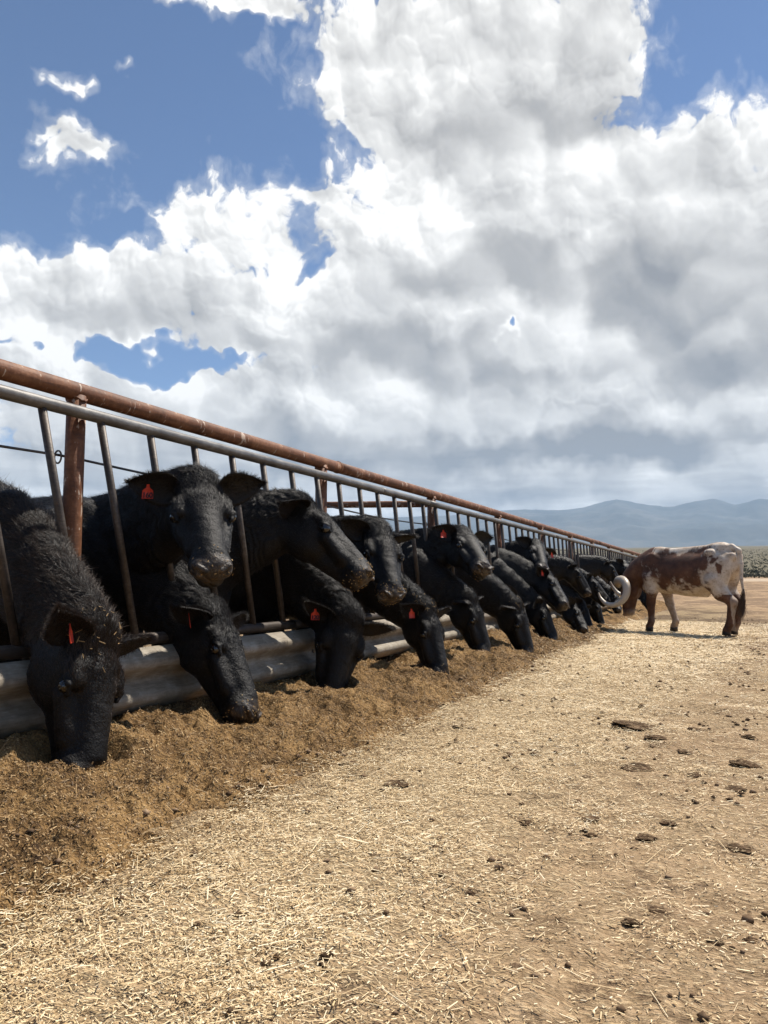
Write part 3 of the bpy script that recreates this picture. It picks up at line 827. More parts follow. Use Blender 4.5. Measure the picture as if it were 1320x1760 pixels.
def mat_coat():
    m, k, b = new_mat("black_coat")
    P = objcoord(k); mz = getattr_node(k, "muzzle")
    n = k.noise(P, 9, 5, 0.65); n2 = k.noise(P, 120, 3, 0.6)
    c = k.ramp(n, [(0.3, rgb(0.0035, 0.003, 0.0026)), (0.6, rgb(0.006, 0.005, 0.0042)), (0.8, rgb(0.012, 0.009, 0.007))])
    pad = k.ramp(k.noise(P, 45, 4, 0.7), [(0.35, rgb(0.020, 0.016, 0.013)), (0.55, rgb(0.055, 0.043, 0.034)), (0.68, rgb(0.17, 0.115, 0.06))])
    oi = k.new('ShaderNodeObjectInfo').outputs['Random']
    Po = k.v('ADD', P, k.v('SCALE', (7.0, 3.0, 5.0), scale=oi))
    dust = k.m('MULTIPLY', k.sstep(k.noise(Po, 3.2, 6, 0.72), 0.56, 0.72), 0.55)
    c = k.mix(dust, c, rgb(0.030, 0.022, 0.016))
    c = k.mix(mz, c, pad)
    k.l.new(c, b.inputs['Base Color'])
    k.l.new(k.m('MULTIPLY_ADD', mz, -0.20, 0.50), b.inputs['Roughness'])
    b.inputs['Specular IOR Level'].default_value = 0.26
    st = k.noise(k.v('MULTIPLY', P, (1, 1, 1)), 60, 4, 0.7)
    k.l.new(bump(k, k.m('ADD', k.m('MULTIPLY', n2, 0.5), st), 0.008, 0.55), b.inputs['Normal'])
    return m
def mat_hair(name, dark, tip, rough=0.36):
    m, k, b = new_mat(name)
    inf = k.new('ShaderNodeHairInfo')
    c = k.mix(k.m('MULTIPLY', k.m('POWER', inf.outputs['Intercept'], 1.3), inf.outputs['Random']), dark, tip)
    k.l.new(c, b.inputs['Base Color']); b.inputs['Roughness'].default_value = rough
    b.inputs['Specular IOR Level'].default_value = 0.36
    return m
def plain(name, c, rough=0.5, spec=0.5, coat=0.0):
    m, k, b = new_mat(name); b.inputs['Base Color'].default_value = c; b.inputs['Roughness'].default_value = rough
    b.inputs['Specular IOR Level'].default_value = spec; b.inputs['Coat Weight'].default_value = coat; return m
M_COAT = mat_coat()
M_FUR = mat_hair("black_fur", rgb(0.003, 0.0026, 0.0023), rgb(0.045, 0.029, 0.019), 0.30)
M_SHAG = mat_hair("brown_tipped_fur", rgb(0.006, 0.0045, 0.0036), rgb(0.12, 0.074, 0.047), 0.36)
M_FLECK = plain("straw_fleck", rgb(0.42, 0.28, 0.13), 0.7, 0.2)
M_EYE = plain("dark_eye", rgb(0.006, 0.004, 0.003), 0.08, 0.6, 0.5)
M_EAR = plain("ear_skin", rgb(0.012, 0.010, 0.009), 0.6, 0.3)
M_TAG = plain("red_tag_plastic", rgb(0.52, 0.045, 0.022), 0.5, 0.3)
M_INK = plain("black_tag_ink", rgb(0.01, 0.008, 0.008), 0.5, 0.3)

def ear_shape(L=0.20, W=0.056, cup=0.030, droop=0.02, n=13, m=11):
    """cupped leaf: +x along the ear, open side to +z"""
    out = []
    for side in (0, 1):
        rows = []
        for i in range(n):
            t = i / (n - 1)
            w = W * (0.50 * (1 - t) + 1.25 * math.sin(math.pi * min(1, t ** 0.72)) ** 0.75 * (1 - 0.15 * t)) if t < 1 else 0.0
            w = max(w, 0.004) if t < 1 else 0.004
            curl = cup * (1.25 - 0.9 * t)
            for j in range(m):
                v = -1 + 2 * j / (m - 1)
                z = curl * (v * v - 0.45) - droop * t * t
                rows.append((L * t, w * v * (1 - 0.18 * abs(v) * (1 - t)), z - (0.007 * (1 - v * v * 0.6) * (1 - 0.5 * t) if side else 0)))
        out.append(np.array(rows))
    v = np.concatenate(out); nn = n * m; f = []
    for i in range(n - 1):
        for j in range(m - 1):
            a = i * m + j; f.append((a, a + m, a + m + 1, a + 1)); b_ = a + nn; f.append((b_, b_ + 1, b_ + m + 1, b_ + m))
    for i in range(n - 1):
        a = i * m; f.append((a, nn + a, nn + a + m, a + m)); a = i * m + m - 1; f.append((a, a + m, nn + a + m, nn + a))
    for j in range(m - 1):
        a = (n - 1) * m + j; f.append((a, nn + a, nn + a + 1, a + 1))
        a = j; f.append((a, a + 1, nn + a + 1, nn + a))
    return v, np.array(f)
EAR_V, EAR_F = ear_shape()
def sphere_mesh(name, r, mat, n=14):
    th = np.linspace(0, np.pi, n); pts = [(0, 0, r)]
    for t in th[1:-1]:
        for a in np.linspace(0, 2 * np.pi, 2 * n, endpoint=False): pts.append((r * math.sin(t) * math.cos(a), r * math.sin(t) * math.sin(a), r * math.cos(t)))
    pts.append((0, 0, -r)); m = 2 * n; f4 = []; f3 = []
    for j in range(m): f3.append((0, 1 + j, 1 + (j + 1) % m))
    for i in range(n - 3):
        for j in range(m): f4.append((1 + i * m + j, 1 + (i + 1) * m + j, 1 + (i + 1) * m + (j + 1) % m, 1 + i * m + (j + 1) % m))
    last = len(pts) - 1
    for j in range(m): f3.append((last, 1 + (n - 3) * m + (j + 1) % m, 1 + (n - 3) * m + j))
    return mesh_np(name, np.array(pts), [np.array(f4), np.array(f3)], mat, True)
EYE_ME = sphere_mesh("eye", 0.0235, M_EYE)

def tag_mesh(mat):
    """flexible ear tag: narrow neck, sloping shoulders, square body; hangs to -y, face to +z"""
    o = [(-0.007, 0.012), (-0.008, -0.004), (-0.0265, -0.020), (-0.028, -0.062), (0.028, -0.062), (0.0265, -0.020), (0.008, -0.004), (0.007, 0.012)]
    n = len(o); v = [(x, y, 0.0012) for x, y in o] + [(x, y, -0.0012) for x, y in o]
    # build from quads: neck, shoulders, body
    f = [(0, 1, 6, 7), (1, 2, 5, 6), (2, 3, 4, 5)]
    f = f + [tuple(n + q for q in reversed(t)) for t in f] + [(i, n + i, n + (i + 1) % n, (i + 1) % n)[::-1] for i in range(n)]
    return mesh_np("ear_tag", np.array(v), np.array(f), mat)
TAG_ME = tag_mesh(M_TAG)
_digits = {}
def number_mesh(txt):
    if txt in _digits: return _digits[txt]
    cu = bpy.data.curves.new("tag_number", 'FONT'); cu.body = txt; cu.size = 0.037; cu.align_x = 'CENTER'; cu.extrude = 0.0004; cu.space_character = 0.9
    cu.offset = 0.0010
    o = bpy.data.objects.new("tmp", cu); COL.objects.link(o)
    dg = bpy.context.evaluated_depsgraph_get(); dg.update()
    me = bpy.data.meshes.new_from_object(o.evaluated_get(dg)); me.name = "tag_number"
    bpy.data.objects.remove(o); bpy.data.curves.remove(cu)
    me.materials.clear(); me.materials.append(M_INK); _digits[txt] = me
    return me

def mat_from(axes, loc):
    M = Matrix.Identity(4)
    for i in range(3):
        for j in range(3): M[i][j] = float(axes[i][j])
        M[i][3] = float(loc[i])
    return M

def hair_object(name, root, d, length, rad, mat, parent, seed=0, curl=0.25):
    """fur strands: root points, lying directions and lengths"""
    r_ = np.random.default_rng(seed); n = len(root); npt = 4
    hc = bpy.data.hair_curves.new(name); hc.add_curves([npt] * n)
    t = np.linspace(0, 1, npt)[None, :, None]
    wob = r_.normal(size=(n, 1, 3)) * curl
    pos = root[:, None] + (d[:, None] * t + (wob * t * t)) * length[:, None, None]
    hc.position_data.foreach_set('vector', pos.astype(np.float32).ravel())
    a = hc.attributes.get('radius') or hc.attributes.new('radius', 'FLOAT', 'POINT')
    rr = rad[:, None] * np.array([1.0, 0.9, 0.65, 0.15])[None]
    a.data.foreach_set('value', rr.astype(np.float32).ravel())
    hc.materials.append(mat)
    o = bpy.data.objects.new(name, hc); COL.objects.link(o); o.parent = parent
    return o

def vert_normals(V, F):
    n = np.cross(V[F[:, 2]] - V[F[:, 0]], V[F[:, 3]] - V[F[:, 1]])
    N = np.zeros_like(V)
    for i in range(4): np.add.at(N, F[:, i], n)
    return N / (np.linalg.norm(N, axis=1)[:, None] + 1e-9), np.linalg.norm(n, axis=1) * 0.5

def scatter_on(V, F, N, n, weight, r_):
    p = weight / weight.sum(); q = r_.choice(len(F), n, p=p)
    a, b = r_.random(n), r_.random(n)
    f = F[q]; w = np.stack([(1 - a) * (1 - b), a * (1 - b), a * b, (1 - a) * b], -1)
    return (V[f] * w[..., None]).sum(1), unit_rows((N[f] * w[..., None]).sum(1)), q

def make_cow(label, loc, yaw, P, nose, brow, scale=1.0, hsc=1.0, hair=0, head_res=0.008, body_res=0.02, tags=(), ears=(0, 0), fat=1.0, seed=0, name="black_cow", hair_len=1.0, shag=0.25, flecks=0, smear=0):
    """P, nose, brow are given in the animal's own axes; ears: (right, left) lift in radians"""
    P = np.asarray(P, float); H = head_axes(nose, brow)
    rv = np.random.default_rng(seed + 500); hv = (1 + 0.07 * (rv.random() * 2 - 1), 1 + 0.08 * (rv.random() * 2 - 1))
    s = cow_volumes(P, H, fat, hsc, hv)
    Hc = P + H @ np.array([0.20, 0, -0.08]) * hsc; rs = 0.42 * hsc
    lo = np.minimum([-1.62, -0.45, -0.03], Hc - 0.36); hi = np.maximum([0.45, 0.45, 1.32], Hc + 0.36)
    V, F = grow(s, lo, hi, Hc, rs, head_res, body_res)
    # folds of hide along the neck and shoulder, fine unevenness everywhere
    Nv, _ = vert_normals(V, F)
    ax = unit(P - np.array([-0.1, 0, 1.05])); along = (V - np.array([0, 0, 1.05])) @ ax
    neck = np.clip((along + 0.10) / 0.25, 0, 1) * np.clip((np.linalg.norm(V - Hc, axis=1) - 0.24) / 0.12, 0, 1)
    warp = fbm(V[:, 0] * 7 + seed, V[:, 2] * 7 + V[:, 1] * 5, 3, 12)
    fold = np.abs(np.sin((along * 11 + warp * 5.0) * np.pi)) ** 1.5 - 0.5
    V = (V + Nv * (neck * (0.006 * fold + 0.014 * (warp - 0.5)) + 0.006 * (fbm(V[:, 0] * 22 + 3, V[:, 2] * 22 + V[:, 1] * 17, 3, 14 + seed) - 0.5) * (np.linalg.norm(V - Hc, axis=1) > 0.1))[:, None]).astype(np.float32)
    root = empty(name, loc, yaw); root.scale = (scale,) * 3
    tag(root, label, "cow", "black cattle feeding through the fence")
    me = mesh_np("body", V, F, M_COAT, True)
    hl = (V - P) @ H / hsc                                   # head coordinates
    mz = np.clip((hl[:, 0] - 0.425) / 0.03, 0, 1) * np.clip((hl[:, 2] + 0.17) / 0.03, 0, 1) * (np.abs(hl[:, 1]) < 0.12) * (hl[:, 0] < 0.6)
    attr(me, "muzzle", mz)
    body = obj("body", me, root)
    for q in (-1, 1):
        e = obj("eye", EYE_ME, root); e.location = P + H @ np.array([0.190, q * 0.1150 * hv[0], -0.069 * hv[1]]) * hsc; e.scale = (hsc,) * 3
    r_ = np.random.default_rng(seed + 100)
    eroots = []
    for q, lift in ((-1, ears[0]), (1, ears[1])):
        # ear axes in head frame: out to the side, a little back, open side forward and outward
        d = unit(np.array([-0.10 + 0.1 * r_.normal() * 0.3, q * 1.0, 0.02 + math.sin(lift)]))
        op = np.array([0.80, q * 0.12, -0.30 if lift < 0 else 0.25]); op = unit(op - d * (op @ d))
        A = H @ np.stack([d, np.cross(op, d), op], -1)
        em = bpy.data.meshes.get("ear") or mesh_np("ear", EAR_V, EAR_F, M_EAR, True)
        base = P + H @ np.array([0.025, q * 0.085 * hv[0], -0.060 * hv[1]]) * hsc
        e = obj("ear", em, root); e.matrix_local = mat_from(A * hsc, base)
        eroots.append((A, base))
    for which, txt, twist in tags:
        A, base = eroots[0 if which == 'r' else 1]
        pos = base + A @ np.array([0.120, 0.0, 0.012]) * hsc
        # the tag hangs from the middle of the ear and faces the way the animal looks
        q = -1 if which == 'r' else 1
        z = H[:, 2] * 0.7 + H[:, 0] * 0.35 + H[:, 1] * q * 0.25; z[2] = 0.12; z = unit(z)
        c_, s_ = math.cos(twist), math.sin(twist); z = np.array([z[0] * c_ - z[1] * s_, z[0] * s_ + z[1] * c_, z[2]])
        dn = np.array([0.0, 0, -1.0]); y = -unit(dn - z * (dn @ z)); x = np.cross(y, z)
        tg = obj("ear_tag", TAG_ME, root); tg.matrix_local = mat_from(np.stack([x, y, z], -1) * 0.98, pos + z * 0.012)
        if txt:
            nm = obj("tag_number", number_mesh(txt), tg); nm.location = (0, -0.056, 0.0016)
    if hair:
        N, _ = vert_normals(V, F); area = vert_normals(V, F)[1]
        C = V[F].mean(1); ch = (C - P) @ H / hsc
        dist = np.linalg.norm(C - Hc, axis=1)
        w = area * np.clip(1.4 - np.clip(dist - 0.35, 0, None) * 1.5, 0.12, 1.0)
        w = w * np.where((ch[:, 0] > 0.36) & (dist < 0.5), 0.35, 1.0) * np.where((ch[:, 0] > 0.425) & (dist < 0.5), 0.0, 1.0)
        for e_ in (-1, 1): w = w * (np.linalg.norm(ch - np.array([0.192, e_ * 0.118 * hv[0], -0.070 * hv[1]]), axis=1) > 0.034)
        rt, nn, q = scatter_on(V, F, N, hair, w, r_)
        hr = (rt - P) @ H / hsc; dh = np.linalg.norm(rt - Hc, axis=1)
        inhead = np.clip((hr[:, 0] + 0.03) / 0.06, 0, 1)[:, None] * (dh < 0.42)[:, None]
        neckdir = unit(np.array([-0.05, 0, 1.1]) - P)
        nb = np.clip((rt[:, 0] + 0.0) / 0.25, 0, 1)[:, None]
        flow = inhead * (-H[:, 0] * 0.9) + (1 - inhead) * (nb * (neckdir * 0.8 + np.array([0, 0, -0.35])) + (1 - nb) * np.array([-0.8, 0, -0.5]))
        # forehead whorl and waves along the neck
        wave = np.stack([fbm(rt[:, 0] * 16 + i * 7, rt[:, 2] * 16 + rt[:, 1] * 14, 3, 20 + i + seed) for i in range(3)], -1) - 0.5
        fore = (np.exp(-((hr[:, 0] - 0.06) / 0.09) ** 2) * (hr[:, 2] > -0.06) * (dh < 0.45))[:, None]
        d = unit_rows(flow + wave * 1.1 + r_.normal(size=rt.shape) * 0.16)
        d = d - nn * (d * nn).sum(1)[:, None]; d = unit_rows(d)
        crest = np.clip((nn[:, 2]) * 1.2, 0, 1) * (1 - inhead[:, 0])
        stand = 0.05 + 0.12 * r_.random(len(rt)) + (0.10 + 0.25 * shag) * crest + 0.28 * fore[:, 0]
        d = unit_rows(d + nn * stand[:, None])
        ln = (0.010 + (0.006 + 0.010 * shag) * (1 - inhead[:, 0]) + (0.008 + 0.016 * shag) * crest + 0.018 * fore[:, 0]) * (0.6 + 0.8 * r_.random(len(rt))) * hair_len
        ln = ln * np.where((hr[:, 0] > 0.22) & (dh < 0.42), 0.5, 1.0)
        # ears: fringe along the rims
        ne = hair // 22
        er, ed, el_ = [], [], []
        for A, base in eroots:
            q = r_.integers(0, len(EAR_F), ne); f = EAR_F[q]; wv = r_.dirichlet(np.ones(4), ne)
            pt = (EAR_V[f] * wv[..., None]).sum(1)
            rim = np.sign(pt[:, 1]) * np.clip(np.abs(pt[:, 1]) / 0.05, 0, 1)
            dl = np.stack([np.full(ne, 0.8), rim * 0.9, r_.normal(size=ne) * 0.5 + np.where(q % 2 == 0, 0.25, -0.25)], -1) + r_.normal(size=(ne, 3)) * 0.25
            er.append(base + (pt * hsc) @ A.T); ed.append(unit_rows(dl) @ A.T); el_.append(0.011 + 0.014 * r_.random(ne))
        rt = np.concatenate([rt] + er); d = np.concatenate([d] + ed); ln = np.concatenate([ln] + el_)
        hair_object("coat_hair", rt, d, ln, np.full(len(rt), 0.00058) * (0.7 + 0.6 * r_.random(len(rt))), M_SHAG if shag > 0.6 else M_FUR, root, seed, 0.12 + 0.2 * shag)
    # bits of straw on the poll, feed stuck round the muzzle
    if flecks or smear:
        N, area = vert_normals(V, F); C = V[F].mean(1); ch = (C - P) @ H / hsc
        bits = []
        for cnt, wgt, ln_, wd_ in ((flecks, np.exp(-((ch[:, 0] + 0.02) / 0.07) ** 2) * (ch[:, 2] > -0.07) * (np.abs(ch[:, 1]) < 0.12), 0.022, 0.0013),
                                   (smear, np.exp(-((ch[:, 0] - 0.46) / 0.045) ** 2) * (ch[:, 0] < 0.6) * (np.abs(ch[:, 1]) < 0.12) * (ch[:, 2] > -0.3), 0.008, 0.0022)):
            if not cnt: continue
            pt, nn, _ = scatter_on(V, F, N, cnt, area * wgt + 1e-12, r_)
            d = r_.normal(size=pt.shape); d = unit_rows(d - nn * (d * nn).sum(1)[:, None])
            bits.append(strips(pt + nn * 0.008, d, nn, ln_ * (0.4 + r_.random(cnt)), wd_ * (0.6 + 0.8 * r_.random(cnt))))
        v_, f_ = merge(bits)
        tag(obj("feed_flecks", mesh_np("feed_flecks", v_, f_, M_FLECK), root), kind="stuff")
    return root
HERD = [  # poll, nose, brow in world axes; withers place and yaw; build
    dict(label='black cow with a shaggy brown-tinged neck, head down before the first red post', loc=(-3.302, 2.527, 0.0), yaw=-6, P=(0.92, -0.0, 0.578), nose=(0.297, -0.175, -0.939), brow=(0.982, 0.224, 0.2), scale=1.03, hsc=1.16, hair=70000, head_res=0.0062, body_res=0.024, tags=(('r','',0.9),), ears=(0.55, 0.25), fat=0.95, seed=1, shag=0.65, flecks=40, smear=40),
    dict(label='black cow with red ear tag 160, head up and looking out between the bars', loc=(-3.303, 3.369, 0.0), yaw=-16, P=(0.86, 0.0, 1.303), nose=(0.666, -0.307, -0.68), brow=(0.618, -0.343, 0.8), scale=1.02, hsc=1.2, hair=60000, head_res=0.0062, body_res=0.024, tags=(('r','160',0.0),), ears=(0.1, 0.15), fat=0.9, seed=2, shag=0.4, flecks=0, smear=25),
    dict(label='black cow feeding in profile, its red tag edge-on, below the cow tagged 160', loc=(-3.454, 3.229, 0.0), yaw=10, P=(0.95, -0.0, 0.633), nose=(0.569, -0.217, -0.793), brow=(1.028, 0.073, 0.3), scale=1.02, hsc=1.18, hair=50000, head_res=0.0066, body_res=0.026, tags=(('r','',0.75),), ears=(-0.25, 0.3), fat=0.9, seed=3, shag=0.25, flecks=0, smear=60),
    dict(label='black cow without a tag, head raised in profile with a muddy brown muzzle', loc=(-3.244, 3.843, 0.0), yaw=34, P=(0.84, 0.0, 1.264), nose=(0.704, -0.303, -0.643), brow=(0.749, 0.038, 0.8), scale=1.04, hsc=1.28, hair=50000, head_res=0.0066, body_res=0.026, tags=(), ears=(-0.5, -0.1), fat=0.95, seed=4, shag=0.35, flecks=0, smear=130),
    dict(label='black cow nose-down in the feed with both ears spread and a red numbered tag', loc=(-3.245, 4.624, 0.0), yaw=-6, P=(0.95, 0.0, 0.572), nose=(0.031, -0.362, -0.932), brow=(0.86, -0.533, 0.25), scale=1.0, hsc=1.17, hair=45000, head_res=0.0066, body_res=0.026, tags=(('r','120',0.0),), ears=(0.25, 0.2), fat=0.9, seed=5, shag=0.25, flecks=0, smear=60),
    dict(label='black cow with a feed-smeared muzzle looking out just before the third red post', loc=(-3.152, 5.148, 0.0), yaw=-8, P=(0.84, -0.0, 1.194), nose=(0.53, -0.398, -0.749), brow=(0.65, -0.313, 0.8), scale=1.0, hsc=1.18, hair=40000, head_res=0.0068, body_res=0.028, tags=(), ears=(0.3, -0.05), fat=0.9, seed=6, shag=0.25, flecks=0, smear=130),
    dict(label='black cow feeding, straw flecks on its poll, beside a sunlit stretch of guard rail', loc=(-3.128, 5.611, 0.0), yaw=4, P=(0.95, 0.0, 0.595), nose=(0.38, -0.234, -0.895), brow=(0.984, -0.269, 0.2), scale=1.0, hsc=1.12, hair=36000, head_res=0.0076, body_res=0.028, tags=(('r','',0.0),), ears=(0.0, 0.2), fat=0.9, seed=7, shag=0.25, flecks=45, smear=60),
    dict(label='black cow with a ribbed sunlit neck feeding below the upright cow past the third post', loc=(-3.186, 6.828, 0.0), yaw=10, P=(0.95, 0.0, 0.647), nose=(0.383, -0.089, -0.919), brow=(0.993, -0.124, 0.2), scale=1.0, hsc=1.12, hair=32000, head_res=0.0076, body_res=0.028, tags=(), ears=(-0.3, 0.1), fat=0.9, seed=8, shag=0.25, flecks=0, smear=50),
    dict(label='black cow with a small red tag, head up between the third and fourth posts', loc=(-3.202, 7.125, 0.0), yaw=-6, P=(0.84, -0.0, 1.265), nose=(0.671, -0.548, -0.5), brow=(0.628, -0.236, 0.8), scale=1.02, hsc=1.16, hair=32000, head_res=0.0076, body_res=0.028, tags=(('r','',0.0),), ears=(0.05, 0.25), fat=0.9, seed=9, shag=0.25, flecks=0, smear=30),
    dict(label='black cow reaching farthest out over the feed with its ridged face sunlit', loc=(-3.055, 7.911, 0.0), yaw=6, P=(0.98, 0.0, 0.556), nose=(0.368, -0.092, -0.925), brow=(0.989, -0.154, 0.2), scale=1.0, hsc=1.1, hair=28000, head_res=0.009, body_res=0.03, tags=(), ears=(-0.2, 0.3), fat=0.9, seed=10, shag=0.25, flecks=25, smear=40),
    dict(label='black cow feeding with one broad dark ear held level, under the upright mid-line cow', loc=(-3.135, 9.431, 0.0), yaw=6, P=(0.96, 0.0, 0.542), nose=(0.454, -0.144, -0.879), brow=(0.995, -0.105, 0.2), scale=1.0, hsc=1.04, hair=20000, head_res=0.009, body_res=0.03, tags=(), ears=(0.3, 0.2), fat=0.9, seed=11, shag=0.25, flecks=0, smear=0),
    dict(label='black cow mostly hidden behind the far-reaching feeder, only neck and brow showing', loc=(-3.371, 9.166, 0.0), yaw=8, P=(0.96, 0.0, 0.573), nose=(0.417, -0.724, -0.55), brow=(0.99, -0.139, 0.2), scale=1.0, hsc=1.0, hair=12000, head_res=0.012, body_res=0.034, tags=(), ears=(0, 0.2), fat=0.9, seed=12, shag=0.25, flecks=0, smear=0),
    dict(label='black cow head up mid-line, dull red tag in the ear towards the longhorn', loc=(-3.168, 10.125, 0.0), yaw=-4, P=(0.82, 0.0, 1.305), nose=(0.431, -0.727, -0.534), brow=(0.726, -0.35, 0.8), scale=1.0, hsc=1.08, hair=22000, head_res=0.009, body_res=0.03, tags=(('l','',0.0),), ears=(0.0, -0.05), fat=0.9, seed=13, shag=0.25, flecks=0, smear=0),
    dict(label='black cow with its head half lowered, pale-rimmed ear, below the upright mid-line cow', loc=(-2.952, 9.649, 0.0), yaw=12, P=(0.82, -0.0, 0.889), nose=(0.54, -0.496, -0.68), brow=(0.824, 0.029, 0.6), scale=1.0, hsc=1.05, hair=18000, head_res=0.0105, body_res=0.032, tags=(('r','',0.0),), ears=(-0.1, 0.2), fat=0.9, seed=14, shag=0.25, flecks=0, smear=0),
    dict(label='black cow with its sunlit face sloping down above two feeding cows', loc=(-2.996, 11.501, 0.0), yaw=14, P=(0.82, -0.0, 1.061), nose=(0.572, -0.039, -0.819), brow=(0.837, 0.049, 0.6), scale=1.0, hsc=1.05, hair=18000, head_res=0.0105, body_res=0.032, tags=(), ears=(-0.1, 0.2), fat=0.9, seed=15, shag=0.25, flecks=0, smear=0),
    dict(label='black cow feeding nose-down beneath the sloping-faced pair', loc=(-3.06, 11.433, 0.0), yaw=4, P=(0.96, -0.0, 0.466), nose=(0.529, -0.481, -0.7), brow=(0.998, -0.07, 0.2), scale=0.95, hsc=1.0, hair=12000, head_res=0.012, body_res=0.034, tags=(), ears=(0.2, 0.2), fat=0.85, seed=16, shag=0.25, flecks=0, smear=0),
    dict(label='black cow with a narrow lit face feeding tight behind another nose-down cow', loc=(-3.161, 12.7, 0.0), yaw=2, P=(0.96, -0.0, 0.467), nose=(0.424, -0.42, -0.802), brow=(0.992, -0.235, 0.2), scale=0.95, hsc=1.0, hair=10000, head_res=0.012, body_res=0.034, tags=(), ears=(0.2, 0.3), fat=0.85, seed=17, shag=0.25, flecks=0, smear=0),
    dict(label="black cow pointing its muzzle at the tip of the longhorn's horn", loc=(-2.952, 12.686, 0.0), yaw=12, P=(0.82, -0.0, 0.876), nose=(0.683, -0.171, -0.71), brow=(0.922, 0.009, 0.5), scale=1.0, hsc=1.05, hair=14000, head_res=0.012, body_res=0.034, tags=(), ears=(0.1, 0.1), fat=0.9, seed=18, shag=0.25, flecks=0, smear=0),
    dict(label="black cow feeding in the shade just short of the longhorn's horn", loc=(-3.053, 13.251, 0.0), yaw=8, P=(0.96, -0.0, 0.512), nose=(0.364, -0.059, -0.93), brow=(1.004, -0.04, 0.2), scale=0.95, hsc=1.0, hair=8000, head_res=0.012, body_res=0.034, tags=(), ears=(0.1, 0.1), fat=0.85, seed=19, shag=0.25, flecks=0, smear=0),
    dict(label="black cow head raised in profile above the longhorn's curled horn", loc=(-3.041, 15.173, 0.0), yaw=22, P=(0.82, 0.0, 1.139), nose=(0.562, -0.094, -0.822), brow=(0.799, 0.109, 0.7), scale=1.04, hsc=1.05, hair=14000, head_res=0.012, body_res=0.034, tags=(), ears=(-0.4, 0), fat=0.9, seed=20, shag=0.25, flecks=0, smear=0),
    dict(label="black cow facing out behind the longhorn's poll", loc=(-3.17, 18.934, 0.0), yaw=0, P=(0.82, 0.0, 1.239), nose=(0.492, -0.577, -0.652), brow=(0.7, -0.2, 0.8), scale=1.0, hsc=1.05, hair=8000, head_res=0.014, body_res=0.036, tags=(), ears=(0.1, 0.1), fat=0.9, seed=21, shag=0.25, flecks=0, smear=0),
    dict(label="black cow feeding, its ears showing between the longhorn's horn tips", loc=(-3.112, 15.972, 0.0), yaw=0, P=(0.96, 0.0, 0.598), nose=(0.425, -0.533, -0.732), brow=(1.0, 0.0, 0.2), scale=0.95, hsc=1.0, hair=6000, head_res=0.014, body_res=0.036, tags=(), ears=(0.3, 0.3), fat=0.85, seed=22, shag=0.25, flecks=0, smear=0),
    dict(label="black cow glimpsed over the longhorn's neck near the end of the fence", loc=(-3.166, 21.497, 0.0), yaw=6, P=(0.82, 0.0, 1.266), nose=(0.411, -0.597, -0.689), brow=(0.796, -0.084, 0.7), scale=1.0, hsc=1.0, hair=4000, head_res=0.014, body_res=0.03, tags=(), ears=(0.1, 0.1), fat=0.9, seed=23, shag=0.25, flecks=0, smear=0),
    dict(label='black cow feeding beyond the longhorn, seen under its throat', loc=(-2.81, 19.209, 0.0), yaw=0, P=(0.96, 0.0, 0.471), nose=(0.347, -0.602, -0.719), brow=(1.0, -0.1, 0.2), scale=1.0, hsc=1.0, hair=5000, head_res=0.013, body_res=0.03, tags=(), ears=(0.2, 0.2), fat=0.85, seed=24, shag=0.25, flecks=0, smear=0),
]

for spec in HERD:
    spec = dict(spec); spec['yaw'] = R(spec['yaw'])
    make_cow(**spec)

